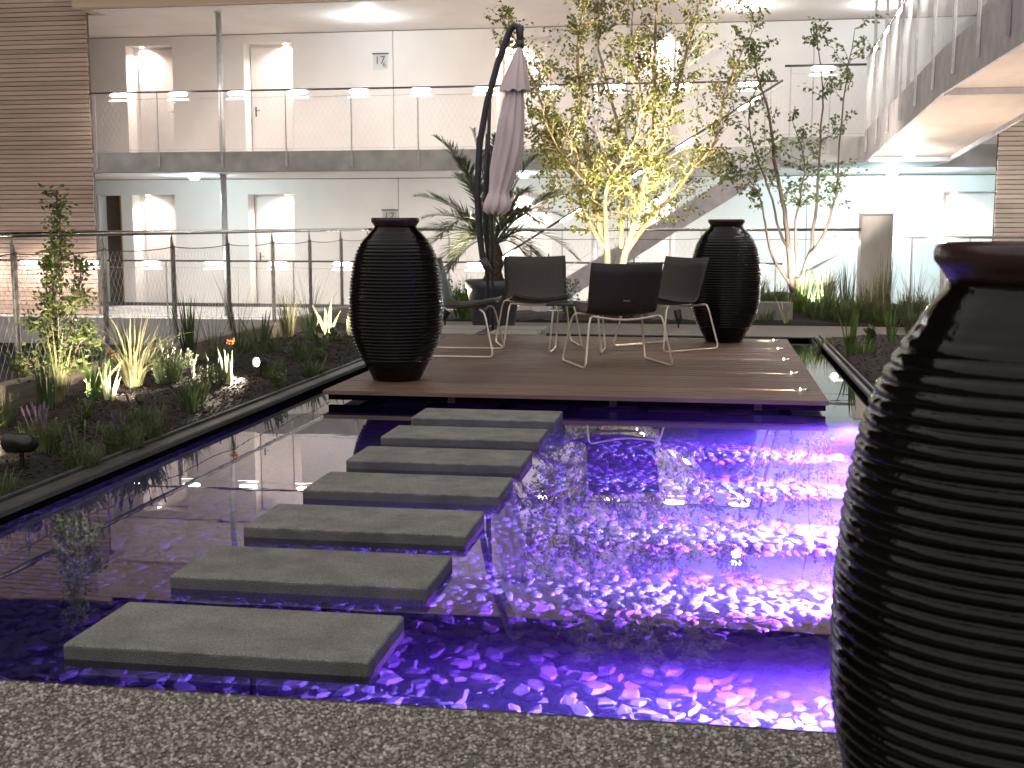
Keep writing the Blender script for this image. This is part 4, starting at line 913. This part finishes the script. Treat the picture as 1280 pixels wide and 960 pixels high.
# gallery railings with lamps under the handrail
def gallery_rail(label, x0, x1, zf, y, xs_led, led_e=62, post=1.19, first=None):
    t = thing('gallery_railing', label, 'railing', ((x0+x1)/2, y, zf))
    h = 1.05
    b = MB(); b.tube([(x0,y,zf+h),(x1,y,zf+h)], .017, 10); b.build('handrail', M['darksteel'], t, True)
    x = x0+.09 if first is None else first
    px = []
    while x < x1:
        b = MB(); b.box(x-.010,x+.010,y-.006,y+.006,zf-.27,zf+h-.012); b.box(x-.02,x+.02,y-.012,y-.0062,zf-.27,zf-.06); b.build('post', M['steel'], t); px.append(x); x += post
    cb = MB(); n_ = 0
    for a,b_ in zip(px[:-1],px[1:]): cb.tube([(a+(b_-a)*u, y, zf+.94-.07*u*(1-u)) for u in [k/6 for k in range(7)]], .004, 4, False)
    cb.tube([(x0,y,zf+.04),(x1,y,zf+.04)], .004, 4, False); cb.build('cable', M['steel'], t)
    b = MB(); meshlines(b, (x0,y), (x1,y), zf+.04, zf+.93, .10, .0009); b.build('wire_mesh', M['steel'], t, props={'kind':'stuff'})
    for x in xs_led:
        b = MB(); b.tube([(x-.17,y,zf+h-.045),(x-.13,y,zf+h-.045),(x+.13,y,zf+h-.045),(x+.17,y,zf+h-.045)],[.012,.034,.034,.012],8); lm = b.build('lamp', M['led'], t, True); MB().box(x-.20,x+.20,y-.006,y+.006,zf+h-.152,zf+h-.142).build('cable_glow', M['strip'], lm)  # glowing bar below each lamp paints the light caught by the cable
        light('SPOT', (x,y+.03,zf+h-.06), led_e, (1,.86,.76), t, (0,.75,-.6), .05, 165, .8, 'rail_light')
    return t
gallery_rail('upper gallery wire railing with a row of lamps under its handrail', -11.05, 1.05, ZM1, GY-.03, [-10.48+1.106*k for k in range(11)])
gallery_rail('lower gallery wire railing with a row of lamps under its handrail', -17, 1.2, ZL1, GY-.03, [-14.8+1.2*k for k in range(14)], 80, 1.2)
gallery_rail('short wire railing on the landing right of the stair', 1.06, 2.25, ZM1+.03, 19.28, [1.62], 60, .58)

# slatted timber screens
def screen(label, x0, x1, y, z0, z1, pitch, m):
    t = thing('slatted_screen', label, 'screen', ((x0+x1)/2, y, z0))
    first = None; z = z0; n_ = int((z1-z0)/pitch)
    for k in range(n_):
        if first is None:
            first = MB().box(-(x1-x0)/2,(x1-x0)/2,-.012,.012,0,pitch*.85).build('slat', m, t, local=True); o = first
        else: o = first.copy(); COL.objects.link(o); o.parent = t
        o.location = (random.uniform(-.006,.006), random.uniform(-.002,.002), k*pitch)
    x = x1-.03
    while x > x0:
        MB().box(x-.03,x+.03,y+.013,y+.07,z0,z1).build('upright', M['lath'], t); x -= 1.05
    MB().box(x0,x1-.01,y+.09,y+.10,z0,z1).build('backing', M['lath'], t)
    return t
screen('brown slatted timber screen covering the upper left of the courtyard', -17.5, -11.36, 21.55, ZL1+.02, 6.1, .083, M['slat'])
screen('lamp lit slatted timber screen at the right edge behind the near jar', 4.46, 9, 20.6, -.6, 3.4, .075, M['slat2'])

# the stair between the galleries
t = thing('steel_stair', 'straight grey steel stair rising behind the lit tree', 'stair', (-1.2,20.2,ZL1))
f = lambda x: 1.75 + .62*(x+.1)
for y in (19.72,20.68):
    b = MB(); b.prism([(-3.66,f(-3.66)-.36),(1.05,f(1.05)-.34),(1.05,f(1.05)),(-3.66,f(-3.66))], y, y+.03); b.build('stringer', M['stringer'], t)
MB().add([(-3.6,19.751,f(-3.6)-.30),(1.05,19.751,f(1.05)-.28),(1.05,20.679,f(1.05)-.28),(-3.6,20.679,f(-3.6)-.30),(-3.6,19.751,f(-3.6)-.27),(1.05,19.751,f(1.05)-.25),(1.05,20.679,f(1.05)-.25),(-3.6,20.679,f(-3.6)-.27)],[(0,3,2,1),(4,5,6,7),(0,1,5,4),(2,3,7,6)]).build('soffit', M['board'], t)
x = -3.55
while x < .95: MB().box(x,x+.28,19.752,20.678,f(x)-.12,f(x)-.08).build('tread', M['galconc'], t); x += .272
b = MB(); b.tube([(-3.6,19.735,f(-3.6)+.98),(1.06,19.735,f(1.06)+.98)], .018, 10); b.build('handrail', M['darksteel'], t, True)
x = -3.4
while x < 1: MB().box(x-.01,x+.01,19.708,19.718,f(x)-.25,f(x)+.97).build('post', M['steel'], t); x += 1.05
cb = MB()
for h in (.15,.9): cb.tube([(-3.6,19.735,f(-3.6)+h),(1.06,19.735,f(1.06)+h)], .005, 5, False)
for k in range(90):
    x = -3.6+k*.052; cb.tube([(x,19.735,f(x)+.15),(x,19.735,f(x)+.9)], .0012, 3, False)
cb.build('wire_infill', M['steel'], t, props={'kind':'stuff'})
for x in (-3.3,-2.22,-1.15,-.4,.55):
    b = MB(); z = f(x)+.955; b.tube([(x-.16,19.735,z-.16*.62),(x+.16,19.735,z+.16*.62)], .016, 8); b.build('lamp', M['led'], t)
    light('SPOT', (x,19.78,z-.04), 40, (1,.90,.82), t, (0,.45,-.9), .05, 150, .8, 'rail_light')
MB().box(1.056,3.5,19.28,GY-.1,ZM0,ZM1+.03).build('landing', M['galconc'], t)

# the footbridge on the right
t = thing('footbridge', 'grey steel footbridge with board soffit crossing overhead at right', 'bridge', (2.86,13,0))
prof = [(19.27,2.17),(13.0,2.55),(6.0,2.64)]
def zb(y): return float(np.interp(-y,[-19.27,-13,-6],[2.17,2.55,2.64]))
for x in (2.25,3.44):
    b = MB(); b.prismx([(y,z-.015) for y,z in prof]+[(y,z+.44) for y,z in prof[::-1]], x, x+.03); b.build('side_stringer', M['stringer'], t)
y = 19.2
while y > 6.2:
    y1 = max(6.1, y-1.22)
    if not (y > 13 > y1): pass
    b = MB(); vs = [(2.282,y,zb(y)+.04),(3.438,y,zb(y)+.04),(3.438,y1+.008,zb(y1)+.04),(2.282,y1+.008,zb(y1)+.04)]
    b.add(vs+[(a,b_,c+.03) for a,b_,c in vs],[(0,3,2,1),(4,5,6,7),(0,1,5,4),(1,2,6,5),(2,3,7,6),(3,0,4,7)]); b.build('soffit_panel', M['board'], t); y = y1
for y in (18.95,13.0): MB().box(2.283,3.437,y-.05,y+.05,zb(y)-.03,zb(y)+.035).build('cross_beam', M['stringer'], t)
b = MB(); b.add([(2.28,19.2,2.45),(3.44,19.2,2.45),(3.44,13,2.83),(2.28,13,2.83),(2.28,6.1,2.92),(3.44,6.1,2.92)],[(0,1,2,3),(3,2,5,4)]); b.build('walkway', M['galconc'], t)
y = 18.9
while y > 6.5:
    for x in (2.235,3.475):
        b = MB(); b.box(x-.006,x+.006,y-.025,y+.025,zb(y)+.10,zb(y)+1.50)
        if x < 3:
            for dz in (.16,.28): b.tube([(x-.022,y,zb(y)+dz),(x-.006,y,zb(y)+dz)], .014, 6)
        b.box(x-.022,x-.0061,y-.02,y+.02,zb(y)+.10,zb(y)+1.47); b.build('post', M['steel'], t)
    y -= 1.09
for x in (2.235,3.475):
    b = MB(); b.tube([(x,19.1,2.17+1.5),(x,13,2.55+1.5),(x,6.2,2.64+1.5)], .02, 8); b.build('handrail', M['stainless'], t, True)
cb = MB()
for x in (2.235,3.475):
    y = 19
    while y > 6.3: cb.tube([(x,y,zb(y)+.5),(x,y,zb(y)+1.45)], .0016, 3, False); y -= .06
cb.build('wire_infill', M['steel'], t, props={'kind':'stuff'})
for y in (18.3,17.2,16.1,15.0,13.9,12.8,11.7,10.6):
    b = MB(); z = zb(y)+1.475; b.tube([(2.245,y+.15,zb(y+.15)+1.475),(2.245,y-.15,zb(y-.15)+1.475)], .016, 8); b.build('lamp', M['led'], t)
    light('SPOT', (2.29,y,z-.05), 70, (1,.92,.86), t, (.3,0,-.9), .05, 150, .8, 'rail_light')
b = MB(); b.lathe([(.09,.038),(.10,-.01),(.08,-.03)],18,(2.75,18.2,zb(18.2))); b.build('soffit_glare', M['ledcool'], t); light('POINT', (2.75,18.2,zb(18.2)-.12), 50, (.84,.95,1), t, size=.08)  # added lamp, stands in for lens glare on the soffit
t = thing('bar_screen', 'row of tall vertical steel bars above the bridge landing', 'screen', (2.6,19.6,ZM1))
for k,x in enumerate((2.40,2.56,2.73,2.90)): MB().box(x-.025,x+.025,19.6,19.612,ZM1+.031,5.04).build('bar', M['steel'], t)
MB().box(2.3,3.4,19.55,19.66,5.041,5.1).build('head_channel', M['stringer'], t)
